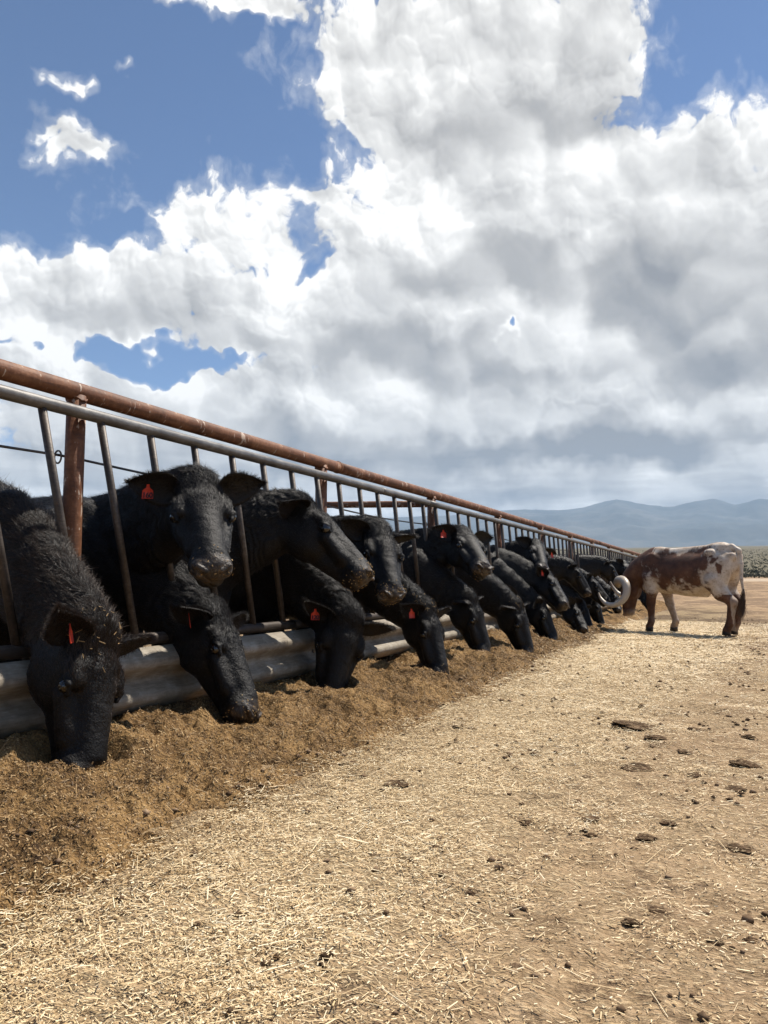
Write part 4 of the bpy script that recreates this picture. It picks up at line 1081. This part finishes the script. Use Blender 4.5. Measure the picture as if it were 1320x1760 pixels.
# ------------------------------------------------------------------ longhorn steer standing in the alley, head down at the feed
def build_longhorn():
    sc = 0.91
    loc = np.array([-1.10, 12.76, 0.055]); yaw = R(154)
    s = Sculpt()
    s.ell((-0.08, 0, 0.98), (0.36, 0.225, 0.37), 0.1)
    s.ell((-0.58, 0, 0.93), (0.62, 0.32, 0.37), 0.12)
    s.ell((-1.08, 0, 1.08), (0.34, 0.25, 0.28), 0.12)
    s.cap((0.02, 0, 1.26), (-1.15, 0, 1.33), 0.085, 0.085, 0.10)
    s.ell((0.0, 0, 1.30), (0.20, 0.08, 0.08), 0.08)
    s.ell((-1.12, 0, 1.36), (0.16, 0.13, 0.06), 0.08)
    s.ell((0.20, 0, 0.82), (0.17, 0.13, 0.22), 0.08)
    s.cap((-0.66, 0, 0.68), (-0.86, 0, 0.585), 0.08, 0.032, 0.10)
    for q in (-1, 1):
        s.ell((0.02, q * 0.17, 1.0), (0.16, 0.075, 0.28), 0.08)
        fx = 0.06 if q > 0 else -0.22
        s.chain([(0.05, q * 0.16, 0.86), (0.02 + fx * 0.3, q * 0.16, 0.66), (0.03 + fx * 0.6, q * 0.155, 0.44), (0.01 + fx, q * 0.15, 0.13), (0.05 + fx, q * 0.15, 0.04)], [0.14, 0.10, 0.068, 0.048, 0.062], 0.04)
        s.ell((-1.10, q * 0.17, 0.93), (0.23, 0.11, 0.30), 0.08)
        hx = -0.03 if q > 0 else 0.02
        s.chain([(-1.08, q * 0.18, 0.80), (-1.16 + hx, q * 0.18, 0.62), (-1.33 + hx, q * 0.17, 0.48), (-1.27 + hx, q * 0.17, 0.15), (-1.22 + hx, q * 0.17, 0.04)], [0.17, 0.12, 0.072, 0.052, 0.064], 0.04)
        s.ell((-1.02, q * 0.19, 1.27), (0.09, 0.05, 0.05), 0.06)
        s.ell((-1.36, q * 0.11, 1.20), (0.06, 0.05, 0.06), 0.06)
    s.chain([(-1.30, 0, 1.36), (-1.41, 0.01, 1.29), (-1.455, 0.03, 1.08), (-1.46, 0.06, 0.84), (-1.50, 0.09, 0.64), (-1.51, 0.10, 0.52)], [0.05, 0.040, 0.030, 0.024, 0.019, 0.015], 0.03)
    P = np.array([0.66, 0.05, 0.80]); Hh = head_axes((0.10, 0.05, -1.0), (1.0, 0.12, 0.1)); hsc = 1.2
    L = np.linalg.norm(P - np.array([0, 0, 1.25]))
    crest = hermite(np.array([-0.05, 0, 1.26]), P + Hh @ np.array([-0.03, 0, -0.06]), np.array([0.95, 0, 0.1]) * L, np.array([0.45, 0, -0.85]) * L * 0.8, 8)
    thr = hermite(np.array([0.10, 0, 0.98]), P + Hh @ np.array([0.06, 0, -0.17]), np.array([0.8, 0, 0.0]) * L, np.array([0.4, 0, -0.8]) * L * 0.7, 8)
    t = np.linspace(0, 1, 8)
    s.chain(list(crest), list(0.11 * (1 - t) + 0.085 * t), 0.06)
    s.chain(list(0.5 * (crest + thr)), list(0.20 * (1 - t) + 0.125 * t), 0.06)
    s.chain(list(thr), list(0.18 * (1 - t) + 0.105 * t), 0.06)
    head_volumes(s, Hh, P, hsc, (1.0, 1.0))
    Hc = P + Hh @ np.array([0.2, 0, -0.08]) * hsc
    V, F = grow(s, (-1.6, -0.4, -0.03), (1.1, 0.4, 1.5), Hc, 0.44, 0.009, 0.015)
    root = empty("longhorn_steer", tuple(loc), yaw); root.scale = (sc,) * 3
    tag(root, "brown and white patched longhorn with thick curled horns feeding in the alley", "longhorn")
    # hide pattern: deep brown with white rump, belly, back line and shoulder patch
    x, y, z = V.T
    n1 = fbm(x * 4.5 + 9, z * 4.5 + np.sign(y) * 6, 4, 51) - 0.5; n2 = fbm(x * 17 + 3, z * 15 + y * 9, 5, 61, 0.68) - 0.5
    nn = n1 * 0.34 + n2 * 0.26
    sm = lambda e, w=0.035: np.clip(e / w * 0.5 + 0.5, 0, 1)
    white = np.zeros(len(V))
    put = lambda e: np.maximum(white, sm(e + nn * 1.0))
    white = put(np.where((z > 0.60), (-0.96 - x) * 0.8, -1))                        # rump
    white = put(np.where((x < 0.05) & (x > -1.25), (0.75 + 0.05 * x - z) * 0.9, -1))           # belly
    white = put(np.where((x < 0.02), (z - 1.315 + 0.02 * np.sin(x * 9)) * 1.2, -1))            # back line
    white = put(0.16 - np.hypot((x + 0.02) * 1.0, (z - 0.80) * 0.62) + 0.0 * y)                   # shoulder patch
    wx = (fbm(x * 9 + 4, z * 9, 3, 55) - 0.5) * 0.22; wz = (fbm(x * 9 - 8, z * 9 + 5, 3, 57) - 0.5) * 0.22
    blot = lambda cx, cz, rx, rz: sm(1 - np.hypot((x + wx - cx) / rx, (z + wz - cz) / rz) + nn * 2.0, 0.15)
    for b_ in ((-1.12, 1.12, 0.06, 0.07), (-1.22, 1.02, 0.05, 0.09), (-1.05, 1.20, 0.05, 0.04), (-0.97, 1.08, 0.07, 0.06)):
        white = np.minimum(white, 1 - blot(*b_))
    legs = (z < 0.66) & ((x > -0.35) | (x < -0.95)) & (np.abs(y) > 0.045)
    lw = np.where(y > 0, 1 - sm(0.60 - z + nn * 0.5), np.maximum(1 - sm(0.60 - z), 0.55))
    white = np.where(legs, np.minimum(white, lw), white)
    white = np.where((z < 0.55) & (x > 0.3), 0, white)
    white = np.where((z < 0.62) & (x < -1.36), 0.5, white)
    hz = (V - P) @ Hh / hsc
    face = sm(0.05 - np.hypot(hz[:, 0] - 0.46, hz[:, 1] * 0.6) + nn * 0.5, 0.05) * (hz[:, 0] < 0.6) * (hz[:, 0] > 0.2)
    white = np.maximum(white, face * 0.4)
    m, k, b = new_mat("patched_hide")
    Pn = objcoord(k); w = getattr_node(k, "white")
    br = k.ramp(k.noise(Pn, 6, 5, 0.65), [(0.3, rgb(0.050, 0.021, 0.011)), (0.55, rgb(0.115, 0.050, 0.026)), (0.75, rgb(0.20, 0.10, 0.055))])
    wh = k.ramp(k.noise(Pn, 7, 5, 0.65), [(0.3, rgb(0.34, 0.24, 0.16)), (0.5, rgb(0.54, 0.44, 0.34)), (0.7, rgb(0.68, 0.61, 0.52))])
    sp = k.sstep(k.noise(Pn, 30, 4, 0.65), 0.56, 0.66)
    k.l.new(k.mix(k.m('MULTIPLY', w, k.m('MULTIPLY_ADD', sp, -0.55, 1.0)), br, wh), b.inputs['Base Color'])
    b.inputs['Roughness'].default_value = 0.6; b.inputs['Specular IOR Level'].default_value = 0.3
    k.l.new(bump(k, k.m('ADD', k.noise(Pn, 80, 3, 0.6), k.noise(Pn, 18, 3, 0.6)), 0.006, 0.5), b.inputs['Normal'])
    me = mesh_np("body", V, F, m, True); attr(me, "white", white)
    obj("body", me, root)
    # horns: out from the poll, back and round in a thick curl, tips forward and up
    mh, k, b = new_mat("pale_horn")
    g = getattr_node(k, "along")
    c = k.ramp(k.m('ADD', g, k.m('MULTIPLY', k.noise(objcoord(k), 30, 4, 0.6), 0.2)), [(0.08, rgb(0.20, 0.14, 0.09)), (0.3, rgb(0.44, 0.36, 0.27)), (0.85, rgb(0.66, 0.60, 0.50)), (1.05, rgb(0.35, 0.28, 0.2))])
    k.l.new(c, b.inputs['Base Color']); b.inputs['Roughness'].default_value = 0.38
    k.l.new(bump(k, k.noise(objcoord(k), 40, 4, 0.6), 0.004, 0.4), b.inputs['Normal'])
    def horn(pts, r0, r1):
        pts = np.array(pts, float); tt = np.linspace(0, len(pts) - 1, 60); i = np.clip(tt.astype(int), 0, len(pts) - 2); fr = (tt - i)[:, None]
        g_ = lambda q: pts[np.clip(q, 0, len(pts) - 1)]
        p0, p1, p2, p3 = g_(i - 1), g_(i), g_(i + 1), g_(i + 2)
        path = 0.5 * (2 * p1 + (p2 - p0) * fr + (2 * p0 - 5 * p1 + 4 * p2 - p3) * fr**2 + (3 * p1 - p0 - 3 * p2 + p3) * fr**3)
        u = np.linspace(0, 1, 60); rad = (r0 * (1 - u) ** 0.75 + r1) * (1 + 0.012 * np.sin(u * 120) * (1 - u))
        v, f = tube(path, rad, 16)
        me = mesh_np("horn", v, f, mh, True)
        al = np.concatenate([np.repeat(u, 16), [0, 1]]); attr(me, "along", al)
        return obj("horn", me, root)
    near = [(0.05, 0.08, -0.02), (-0.05, 0.20, 0.02), (-0.20, 0.32, 0.02), (-0.32, 0.40, -0.07), (-0.34, 0.45, -0.21), (-0.27, 0.48, -0.33), (-0.12, 0.49, -0.40), (0.04, 0.48, -0.38), (0.17, 0.45, -0.29), (0.24, 0.42, -0.18)]
    far = [(0.05, -0.08, -0.02), (0.03, -0.22, 0.02), (0.0, -0.36, 0.0), (0.03, -0.46, -0.10), (0.12, -0.50, -0.20), (0.26, -0.50, -0.26), (0.42, -0.47, -0.22), (0.52, -0.44, -0.10), (0.56, -0.42, 0.0)]
    horn([P + np.array(p) for p in near], 0.078, 0.012); horn([P + np.array(p) for p in far], 0.072, 0.012)
    for q in (-1, 1):
        e = obj("eye", EYE_ME, root); e.location = P + Hh @ np.array([0.190, q * 0.1125, -0.069]) * hsc; e.scale = (hsc,) * 3
        d = unit(np.array([0.1, q * 1.0, -0.25])); op = np.array([0.8, q * 0.1, 0.2]); op = unit(op - d * (op @ d))
        A = Hh @ np.stack([d, np.cross(op, d), op], -1)
        em = mesh_np("ear", EAR_V, EAR_F, plain("brown_ear", rgb(0.09, 0.04, 0.022), 0.6, 0.3), True)
        e = obj("ear", em, root); e.matrix_local = mat_from(A, P + Hh @ np.array([0.05, q * 0.085, -0.08]) * hsc)
    # hooves
    mhf = plain("dark_hoof", rgb(0.03, 0.022, 0.016), 0.45, 0.4)
    for px_, q in ((0.115, 1), (-0.165, -1), (-1.24, 1), (-1.19, -1)):
        yq = q * (0.15 if px_ > -0.5 else 0.17)
        v, f = tube([(px_ - 0.02, yq, 0.055), (px_ - 0.005, yq, 0.02), (px_ + 0.002, yq, -0.035)], [0.052, 0.062, 0.068], 14)
        obj("hoof", mesh_np("hoof", v, f, mhf, True), root)
    # tail switch and coat hair
    r_ = np.random.default_rng(9)
    n = 520; tb = np.array([-1.505, 0.097, 0.56])
    rt = tb + r_.normal(size=(n, 3)) * 0.011 + np.array([0, 0, 1]) * (r_.random((n, 1)) - 0.5) * 0.26
    d = unit_rows(np.array([0.22, 0.06, -1.0]) + r_.normal(size=(n, 3)) * 0.10)
    mt = mat_hair("tail_hair", rgb(0.05, 0.025, 0.015), rgb(0.22, 0.14, 0.08), 0.5)
    hair_object("tail_switch", rt, d, 0.16 + 0.16 * r_.random(n), np.full(n, 0.0013), mt, root, 4, 0.12)
    return root
build_longhorn()

# ------------------------------------------------------------------ feed windrow along the fence, straw, manure
MUZZLES = []
for spec in HERD:
    y = R(spec['yaw']); Hh = head_axes(spec['nose'], spec['brow'])
    q = np.asarray(spec['P']) + Hh @ np.array([0.47, 0, -0.13]) * spec['hsc']
    q = q * spec['scale']; c_, s_ = math.cos(y), math.sin(y)
    MUZZLES.append((c_ * q[0] - s_ * q[1] + spec['loc'][0], s_ * q[0] + c_ * q[1] + spec['loc'][1], q[2]))
FEEDERS = [m_ for m_ in MUZZLES if m_[2] < 0.36] + [(-2.0, 13.05, 0.10)]

def feed_edge(y): return -1.56 + 0.22 * (fbm(y * 0.9, y * 0 + 3.3, 3, 31) - 0.5) + 0.06 * (fbm(y * 5, y * 0, 2, 33) - 0.5) - 0.022 * np.clip(y - 3, 0, 9)
def feed_h(x, y):
    e = feed_edge(y); t = np.clip((e - x) / (e + 2.70), 0, 1.05)
    ss = lambda a, b, v: (lambda u: u * u * (3 - 2 * u))(np.clip((v - a) / (b - a), 0, 1))
    h = 0.185 * (0.55 * ss(0, 0.85, t) + 0.45 * t) * (0.70 + 0.6 * fbm(x * 0.8, y * 0.9, 3, 35))
    lump = (fbm(x * 3.6, y * 3.6, 4, 37, 0.55) - 0.5) * 0.19 + (fbm(x * 15, y * 15, 3, 39, 0.6) - 0.5) * 0.075
    h = h + lump * ss(0, 0.25, t)
    for mx, my, mz in FEEDERS:
        d = np.hypot(x - mx, (y - my))
        k_ = np.exp(-(d / 0.17) ** 2)
        target = mz - 0.035
        h = h * (1 - k_) + np.minimum(np.maximum(target, 0.01), h + 0.05) * k_ + 0.035 * np.exp(-((d - 0.22) / 0.07) ** 2) * ss(0, 0.2, t)
    fine = (fbm(x * 45, y * 45, 3, 41, 0.6) - 0.5) * 0.026
    h = np.maximum(h, -0.02) + fine * ss(0, 0.12, t)
    return np.where(t <= 0, -0.03, h * ss(0, 0.06, t) - 0.012 * (1 - ss(0, 0.06, t)))

def mat_feed():
    m, k, b = new_mat("chopped_feed")
    P = k.new('ShaderNodeNewGeometry').outputs['Position']
    n = k.noise(P, 3.5, 5, 0.6); n2 = k.noise(P, 85, 3, 0.65); n3 = k.noise(P, 26, 4, 0.65)
    f = k.m('ADD', k.m('MULTIPLY', n, 0.35), k.m('ADD', k.m('MULTIPLY', n2, 0.4), k.m('MULTIPLY', n3, 0.25)))
    c = k.ramp(f, [(0.36, rgb(0.040, 0.021, 0.009)), (0.47, rgb(0.15, 0.085, 0.032)), (0.56, rgb(0.31, 0.185, 0.072)), (0.68, rgb(0.50, 0.33, 0.15))])
    k.l.new(c, b.inputs['Base Color']); b.inputs['Roughness'].default_value = 0.85; b.inputs['Specular IOR Level'].default_value = 0.2
    k.l.new(bump(k, k.m('ADD', n2, n3), 0.018, 1.0), b.inputs['Normal'])
    return m
def build_feed():
    parts = []
    def sheet(y0, y1, ny, nx):
        ys = np.linspace(y0, y1, ny); u = np.linspace(0, 1, nx)
        Y = np.repeat(ys[:, None], nx, 1); X = -2.72 + (feed_edge(Y) + 0.03 + 2.72) * u[None]
        Z = feed_h(X, Y) + ground_z(X, Y)
        i = np.arange(ny - 1)[:, None] * nx; j = np.arange(nx - 1)[None]
        return np.stack([X, Y, Z], -1).reshape(-1, 3), [np.stack([i + j, i + j + 1, i + nx + j + 1, i + nx + j], -1).reshape(-1, 4)]
    v, f = merge([sheet(-2.4, 0.9, 120, 50), sheet(0.9, 6.5, 520, 100), sheet(6.5, 14, 340, 56), sheet(14, 26, 220, 36)])
    M = mat_feed()
    o = obj("feed_pile", mesh_np("feed_pile", v, f, M, True))
    tag(o, "golden brown chopped feed heaped along the foot of the fence", "feed", kind="stuff")
    r_ = np.random.default_rng(21); n = 125000
    y = 0.7 + 11.5 * r_.random(n) ** 1.7; e = feed_edge(y); x = -2.66 + (e + 0.16 + 2.66) * r_.random(n) ** 0.9
    eps = 0.012
    hz = lambda a, b_: np.maximum(feed_h(a, b_), 0.0) + ground_z(a, b_)
    z = hz(x, y); gx = (hz(x + eps, y) - z) / eps; gy = (hz(x, y + eps) - z) / eps
    N = unit_rows(np.stack([-gx, -gy, np.ones(n)], -1) + r_.normal(size=(n, 3)) * 0.35)
    D = r_.normal(size=(n, 3)); D = unit_rows(D - N * (D * N).sum(1)[:, None])
    far = np.clip(y / 5, 1, 2.2)
    L = (0.004 + 0.011 * r_.random(n) ** 2 + 0.03 * (r_.random(n) > 0.985)) * far; W = (0.0008 + 0.0012 * r_.random(n)) * far
    P = np.stack([x, y, z + 0.002 + 0.004 * r_.random(n)], -1)
    v, f = slips(P, D, N, L, W)
    m, k, b = new_mat("feed_flakes")
    rd = getattr_node(k, "rnd")
    c = k.ramp(rd, [(0.0, rgb(0.06, 0.031, 0.012)), (0.35, rgb(0.19, 0.112, 0.044)), (0.68, rgb(0.37, 0.235, 0.098)), (0.92, rgb(0.52, 0.37, 0.18)), (1.0, rgb(0.74, 0.57, 0.33))])
    k.l.new(c, b.inputs['Base Color']); b.inputs['Roughness'].default_value = 0.7
    me = mesh_np("feed_flakes", v, f, m); attr(me, "rnd", np.repeat(np.clip(r_.random(n) * 0.75 + 0.35 * (fbm(x * 6, y * 6, 3, 44) - 0.15), 0, 1), 4))
    q = obj("feed_flakes", me, o); tag(q, kind="stuff")
build_feed()

def straw_share(x, y):
    """where straw lies thick: a band along the feed, then patches over the lot"""
    n = fbm(x * 1.4, y * 1.1, 4, 91); n2 = fbm(x * 5, y * 5, 3, 93)
    xe = x + (n - 0.5) * 0.9
    ss = lambda a, b, v: (lambda u: u * u * (3 - 2 * u))(np.clip((v - a) / (b - a), 0, 1))
    edge = np.minimum(-1.0 + 0.07 * y, -0.35)
    band = ss(-1.98, -1.62, xe) * (1 - ss(-0.25, 0.45, xe - edge))
    s = band * (0.45 + 0.55 * ss(0.34, 0.56, n2)) + 0.42 * ss(0.44, 0.60, n) * (0.2 + 0.8 * ss(0.42, 0.6, n2)) + 0.26
    bare = ss(0.55, 0.68, fbm(x * 1.9 + 5, y * 1.9, 3, 97))
    return s * (1 - 0.75 * bare * (1 - 0.7 * band))

def build_straw():
    r_ = np.random.default_rng(31); n0 = 1500000
    y = 0.55 + 15.5 * r_.random(n0) ** 2.0; x = -2.05 + 4.6 * r_.random(n0)
    keep = r_.random(n0) < straw_share(x, y) * np.clip(0.45 + 0.16 * y, 0, 1)
    keep &= (x < 0.5 + 0.42 * y) & (x > feed_edge(y) - 0.12)
    x, y = x[keep], y[keep]
    if len(x) > 300000: x, y = x[:300000], y[:300000]
    # a quarter of it lies raked into small heaps
    n = len(x); nc = n // 4; hub = r_.integers(nc, n, 900); pick = r_.choice(hub, nc)
    off = r_.normal(size=(nc, 2)) * np.array([0.055, 0.045]) * (0.5 + r_.random((nc, 1))) * np.clip(y[pick] / 3, 1, 2)[:, None]
    x[:nc] = x[pick] + off[:, 0]; y[:nc] = y[pick] + off[:, 1]
    heap = np.zeros(n); heap[:nc] = np.exp(-(np.hypot(off[:, 0], off[:, 1]) / 0.06) ** 2)
    z = ground_z(x, y) + np.maximum(feed_h(x, y), 0) + heap * 0.022 * r_.random(n)
    far = np.clip(y / 4.5, 1, 2.6)
    D = r_.normal(size=(n, 3)) * np.array([1, 1, 0.13]); D = unit_rows(D)
    N = unit_rows(np.array([0, 0, 1.0]) + r_.normal(size=(n, 3)) * 0.25); N = unit_rows(N - D * (N * D).sum(1)[:, None])
    u = r_.random(n)
    chaff = r_.random(n) < 0.66
    L = np.where(chaff, 0.003 + 0.009 * u, 0.010 + 0.026 * u ** 2 + 0.07 * (u > 0.955) * r_.random(n)) * far ** 0.8; W = np.where(chaff, 0.0007 + 0.0010 * r_.random(n), 0.00055 + 0.0010 * r_.random(n) ** 2) * far
    sh = np.clip(straw_share(x, y), 0, 1)
    P = np.stack([x, y, z + 0.002 + 0.013 * r_.random(n) ** 2 * sh + np.abs(D[:, 2]) * L * 0.4], -1)
    ch, st = np.nonzero(chaff)[0], np.nonzero(~chaff)[0]
    v, f = merge([(lambda t: (t[0], [t[1]]))(slips(P[ch], D[ch], N[ch], L[ch], W[ch] * 1.1)), (lambda t: (t[0], [t[1]]))(strips(P[st], D[st], N[st], L[st], W[st]))])
    m, k, b = new_mat("straw_stalks")
    c = k.ramp(getattr_node(k, "rnd"), [(0.0, rgb(0.16, 0.09, 0.04)), (0.18, rgb(0.40, 0.265, 0.125)), (0.5, rgb(0.67, 0.495, 0.265)), (0.8, rgb(0.82, 0.655, 0.395)), (1.0, rgb(0.90, 0.78, 0.54))])
    k.l.new(c, b.inputs['Base Color']); b.inputs['Roughness'].default_value = 0.5; b.inputs['Specular IOR Level'].default_value = 0.4
    me = mesh_np("straw_litter", v, f, m)
    rv = (np.clip(r_.random(n) * 0.85 + 0.18 * np.clip(sh * 1.4, 0, 1) - 0.06 + 0.3 * (fbm(x * 2.5, y * 2.5, 3, 77) - 0.35), 0, 1))
    attr(me, "rnd", np.concatenate([np.repeat(rv[ch], 4), np.repeat(rv[st], 6)]))
    o = obj("straw_litter", me)
    tag(o, "chopped yellow straw strewn thickly beside the feed and thinly over the lot", "straw", kind="stuff")
build_straw()

CLODS = [  # x, y, width, height ratio, label
    (-0.533, 4.494, 0.281, 0.34, 'flat dark cake of trampled manure, the widest on the lot'),
    (-0.401, 4.239, 0.137, 0.40, 'oval dark manure cake just in front of the widest cake'),
    (-0.193, 4.575, 0.189, 0.40, "long low manure cake between the widest cake and the lot's edge"),
    (0.025, 4.433, 0.089, 0.70, 'knobbly manure clod behind the big shaggy straw-stuck clod'),
    (0.012, 3.763, 0.162, 0.55, "big shaggy manure clod stuck with straw at the frame's edge"),
    (-0.188, 3.482, 0.062, 0.60, 'small rounded clod ahead of the big shaggy one'),
    (-0.413, 3.523, 0.145, 0.35, 'thin crust of manure midway across the lot'),
    (-0.842, 2.221, 0.056, 0.85, 'round dark clod standing alone on pale straw'),
    (-0.888, 2.094, 0.057, 0.50, 'crumbly brown clod beside the lone round one'),
    (-0.488, 2.715, 0.098, 0.45, 'dark split cake of manure in the middle of the lot'),
    (-0.567, 2.925, 0.060, 0.35, 'narrow dark chip just beyond the split cake'),
    (-0.674, 2.616, 0.059, 0.70, 'upright brown clod at the edge of the straw strip'),
    (-0.445, 2.549, 0.048, 0.70, 'dark clod just before the split cake'),
    (-0.287, 2.609, 0.080, 0.55, 'ragged straw-stuck clod past the middle of the lot'),
    (-0.240, 2.807, 0.055, 0.70, 'small dark clod behind the ragged straw-stuck one'),
    (-0.031, 2.631, 0.092, 0.30, "long flat dark chip lying towards the frame's edge"),
    (-0.470, 1.883, 0.033, 0.70, 'rounded dark stone-like clod on bare dirt, lower lot'),
    (-0.399, 1.874, 0.035, 0.50, 'flat dark chip beside the rounded clod on bare dirt'),
    (-0.254, 1.947, 0.055, 0.80, 'tall crumbling clod on the lower lot'),
    (-0.443, 1.634, 0.027, 0.45, "slim dark chip on the lower lot's bare patch"),
    (-0.167, 1.615, 0.022, 0.80, 'small brown clod near the bottom of the lot'),
    (-0.818, 1.485, 0.024, 0.80, 'tiny round pebble-like clod on the bare dirt patch'),
    (-0.646, 1.963, 0.042, 0.50, 'low brown clod between straw and bare dirt'),
    (-0.070, 1.903, 0.043, 0.50, "flat brown chip low on the lot by the frame's edge"),
    (0.000, 1.960, 0.039, 0.50, "dark crust crossing the frame's edge low on the lot"),
    (-1.567, 3.066, 0.112, 0.35, "flat dark patch of trodden feed at the pile's edge"),
    (-1.676, 2.824, 0.058, 0.50, "small dark clod on the feed's near edge"),
    (-1.400, 4.060, 0.095, 0.50, 'brown clod where feed thins into straw'),
    (-1.326, 4.057, 0.069, 0.50, 'small clod paired with the one where feed thins'),
    (-0.887, 3.630, 0.076, 0.40, 'low brown chip on the bright straw strip'),
    (-0.203, 2.041, 0.048, 0.45, "brown crust left of the tall crumbling clod's far side"),
    (-0.239, 3.925, 0.092, 0.35, 'low crust between two manure cakes and the ragged clod'),
    (-0.587, 3.311, 0.058, 0.35, "faint chip at the straw strip's outer edge"),
    (-1.246, 2.839, 0.101, 0.40, 'tousled brown clump lifted from the straw'),
    (-0.035, 3.326, 0.090, 0.40, 'crumbly clump ahead of the long flat chip'),
]

def lump(seed, n=22, m=34, rough=0.5, flat=1.0):
    th = np.linspace(0, np.pi, n); ph = np.linspace(0, 2 * np.pi, m, endpoint=False)
    T, Ph = np.meshgrid(th, ph, indexing='ij')
    d = np.stack([np.sin(T) * np.cos(Ph), np.sin(T) * np.sin(Ph), np.cos(T)], -1)
    rr = np.array([[1 + rough * (mnoise.fractal(Vector(d[i, j] * 1.6) + Vector((seed * 7.3, 0, 0)), 0.75, 2.1, 5) * 0.62 + 0.22 * mnoise.noise(Vector(d[i, j] * 7) + Vector((seed, 3, 1)))) for j in range(m)] for i in range(n)])
    v = (d * rr[..., None]).reshape(-1, 3); v[:, 2] = np.maximum(v[:, 2], -0.35)
    i = np.arange(n - 1)[:, None] * m; j = np.arange(m)[None]; j2 = (j + 1) % m
    f = np.stack([i + j, i + m + j, i + m + j2, i + j2], -1).reshape(-1, 4)
    return v, f
def mat_dung():
    m, k, b = new_mat("dry_manure")
    P = objcoord(k); W_ = k.new('ShaderNodeNewGeometry').outputs['Position']
    n = k.noise(W_, 30, 5, 0.7); st = k.noise(k.v('MULTIPLY', W_, (1, 5, 3)), 40, 3, 0.6)
    c = k.ramp(n, [(0.35, rgb(0.040, 0.024, 0.013)), (0.55, rgb(0.11, 0.067, 0.038)), (0.72, rgb(0.25, 0.165, 0.10))])
    c = k.mix(k.m('MULTIPLY', k.sstep(st, 0.54, 0.64), 0.75), c, rgb(0.46, 0.34, 0.20))
    k.l.new(c, b.inputs['Base Color']); b.inputs['Roughness'].default_value = 0.95; b.inputs['Specular IOR Level'].default_value = 0.08
    k.l.new(bump(k, k.m('ADD', n, st), 0.01, 0.9), b.inputs['Normal'])
    return m
M_DUNG = mat_dung()
LUMPS = []
for i in range(7):
    v, f = lump(i + 1, rough=0.62); LUMPS.append(mesh_np("manure_clod", v, f, M_DUNG, False))
r_ = random.Random(8)
for i, (x, y, w, hr, label) in enumerate(CLODS):
    o = obj("manure_clod", LUMPS[i % 7]); s = w * 0.42
    z = float(ground_z(np.array(x), np.array(y)) + max(0.0, float(feed_h(np.array([x]), np.array([y]))[0])))
    o.location = (x, y, z + 0.02 * s * hr); o.scale = (s * r_.uniform(.9, 1.1), s * r_.uniform(0.8, 1.15), s * hr * 0.48)
    o.rotation_euler = (r_.uniform(-.15, .15), r_.uniform(-.15, .15), r_.uniform(-.5, .5))
    tag(o, label, "manure", "manure clods on the lot")

def mat_crumb():
    m, k, b = new_mat("soil_crumbs")
    W_ = k.new('ShaderNodeNewGeometry').outputs['Position']
    k.l.new(k.ramp(k.noise(W_, 14, 3, 0.7), [(0.38, rgb(0.06, 0.036, 0.02)), (0.5, rgb(0.17, 0.11, 0.065)), (0.65, rgb(0.36, 0.25, 0.155))]), b.inputs['Base Color']); b.inputs['Roughness'].default_value = 0.95
    b.inputs['Specular IOR Level'].default_value = 0.1
    return m
M_CRUMB = mat_crumb()
def build_crumbs():
    """small crumbs of soil and manure beyond counting"""
    g = np.random.default_rng(41); n = 26000
    y = 0.6 + 17 * g.random(n) ** 1.7; x = -1.9 + 4.4 * g.random(n); k_ = (x < 0.6 + 0.42 * y) & (g.random(n) < 0.25 + 0.75 * (fbm(x * 2, y * 2, 3, 99) > 0.5))
    x, y = x[k_], y[k_]; n = len(x)
    base = np.array([(1, 0, 0), (0, 1, 0), (-1, 0, 0), (0, -1, 0), (0, 0, 0.6), (0, 0, -0.4)], float)
    fb = np.array([(0, 1, 4), (1, 2, 4), (2, 3, 4), (3, 0, 4), (1, 0, 5), (2, 1, 5), (3, 2, 5), (0, 3, 5)])
    s = (0.0018 + 0.017 * g.random(n) ** 8) * np.clip(y / 4, 1, 1.35)
    v = base[None] * (0.6 + 0.8 * g.random((n, 6, 1))) * s[:, None, None]
    a = g.random(n) * 6.28; c_, s_ = np.cos(a)[:, None], np.sin(a)[:, None]
    v = np.stack([v[..., 0] * c_ - v[..., 1] * s_, v[..., 0] * s_ + v[..., 1] * c_, v[..., 2]], -1)
    z = ground_z(x, y) + np.maximum(feed_h(x, y), 0)
    v = v + np.stack([x, y, z + s * 0.3], -1)[:, None]
    f = (np.arange(n) * 6)[:, None, None] + fb[None]
    o = obj("manure_crumbs", mesh_np("manure_crumbs", v.reshape(-1, 3), f.reshape(-1, 3), M_CRUMB))
    tag(o, "dark crumbs of soil and manure strewn over the lot", "crumbs", kind="stuff")
build_crumbs()

def build_post():
    """lone wooden post where the lot meets the sage"""
    P = np.array([4.55, 92.0]); d = np.hypot(*P); x = P[0]; y = P[1]; z = float(rise(d))
    e = empty("wooden_fence_post", (x, y, z)); tag(e, "lone weathered wooden post at the far edge of the lot", "post")
    m, k, b = new_mat("grey_wood"); k.l.new(k.ramp(k.noise(k.v('MULTIPLY', objcoord(k), (9, 9, 1)), 4, 4), [(0.3, rgb(0.06, 0.045, 0.035)), (0.7, rgb(0.16, 0.13, 0.10))]), b.inputs['Base Color']); b.inputs['Roughness'].default_value = 0.9
    v, f = tube([(0, 0, -0.3), (0.01, 0, 0.5), (0.02, 0.01, 1.15), (0.02, 0.01, 1.2)], [0.085, 0.08, 0.075, 0.05], 10)
    obj("trunk", mesh_np("post_trunk", v, f, m, True), e)
    v, f = tube([(0.4, 0, -0.1), (0.42, 0.0, 0.5)], [0.16, 0.10], 8)
    v, f = tube([(-0.02, -0.08, 0.9), (0.9, -0.1, 0.88)], [0.03, 0.03], 8)
    obj("rail_stub", mesh_np("post_rail_stub", v, f, m, True), e)
build_post()
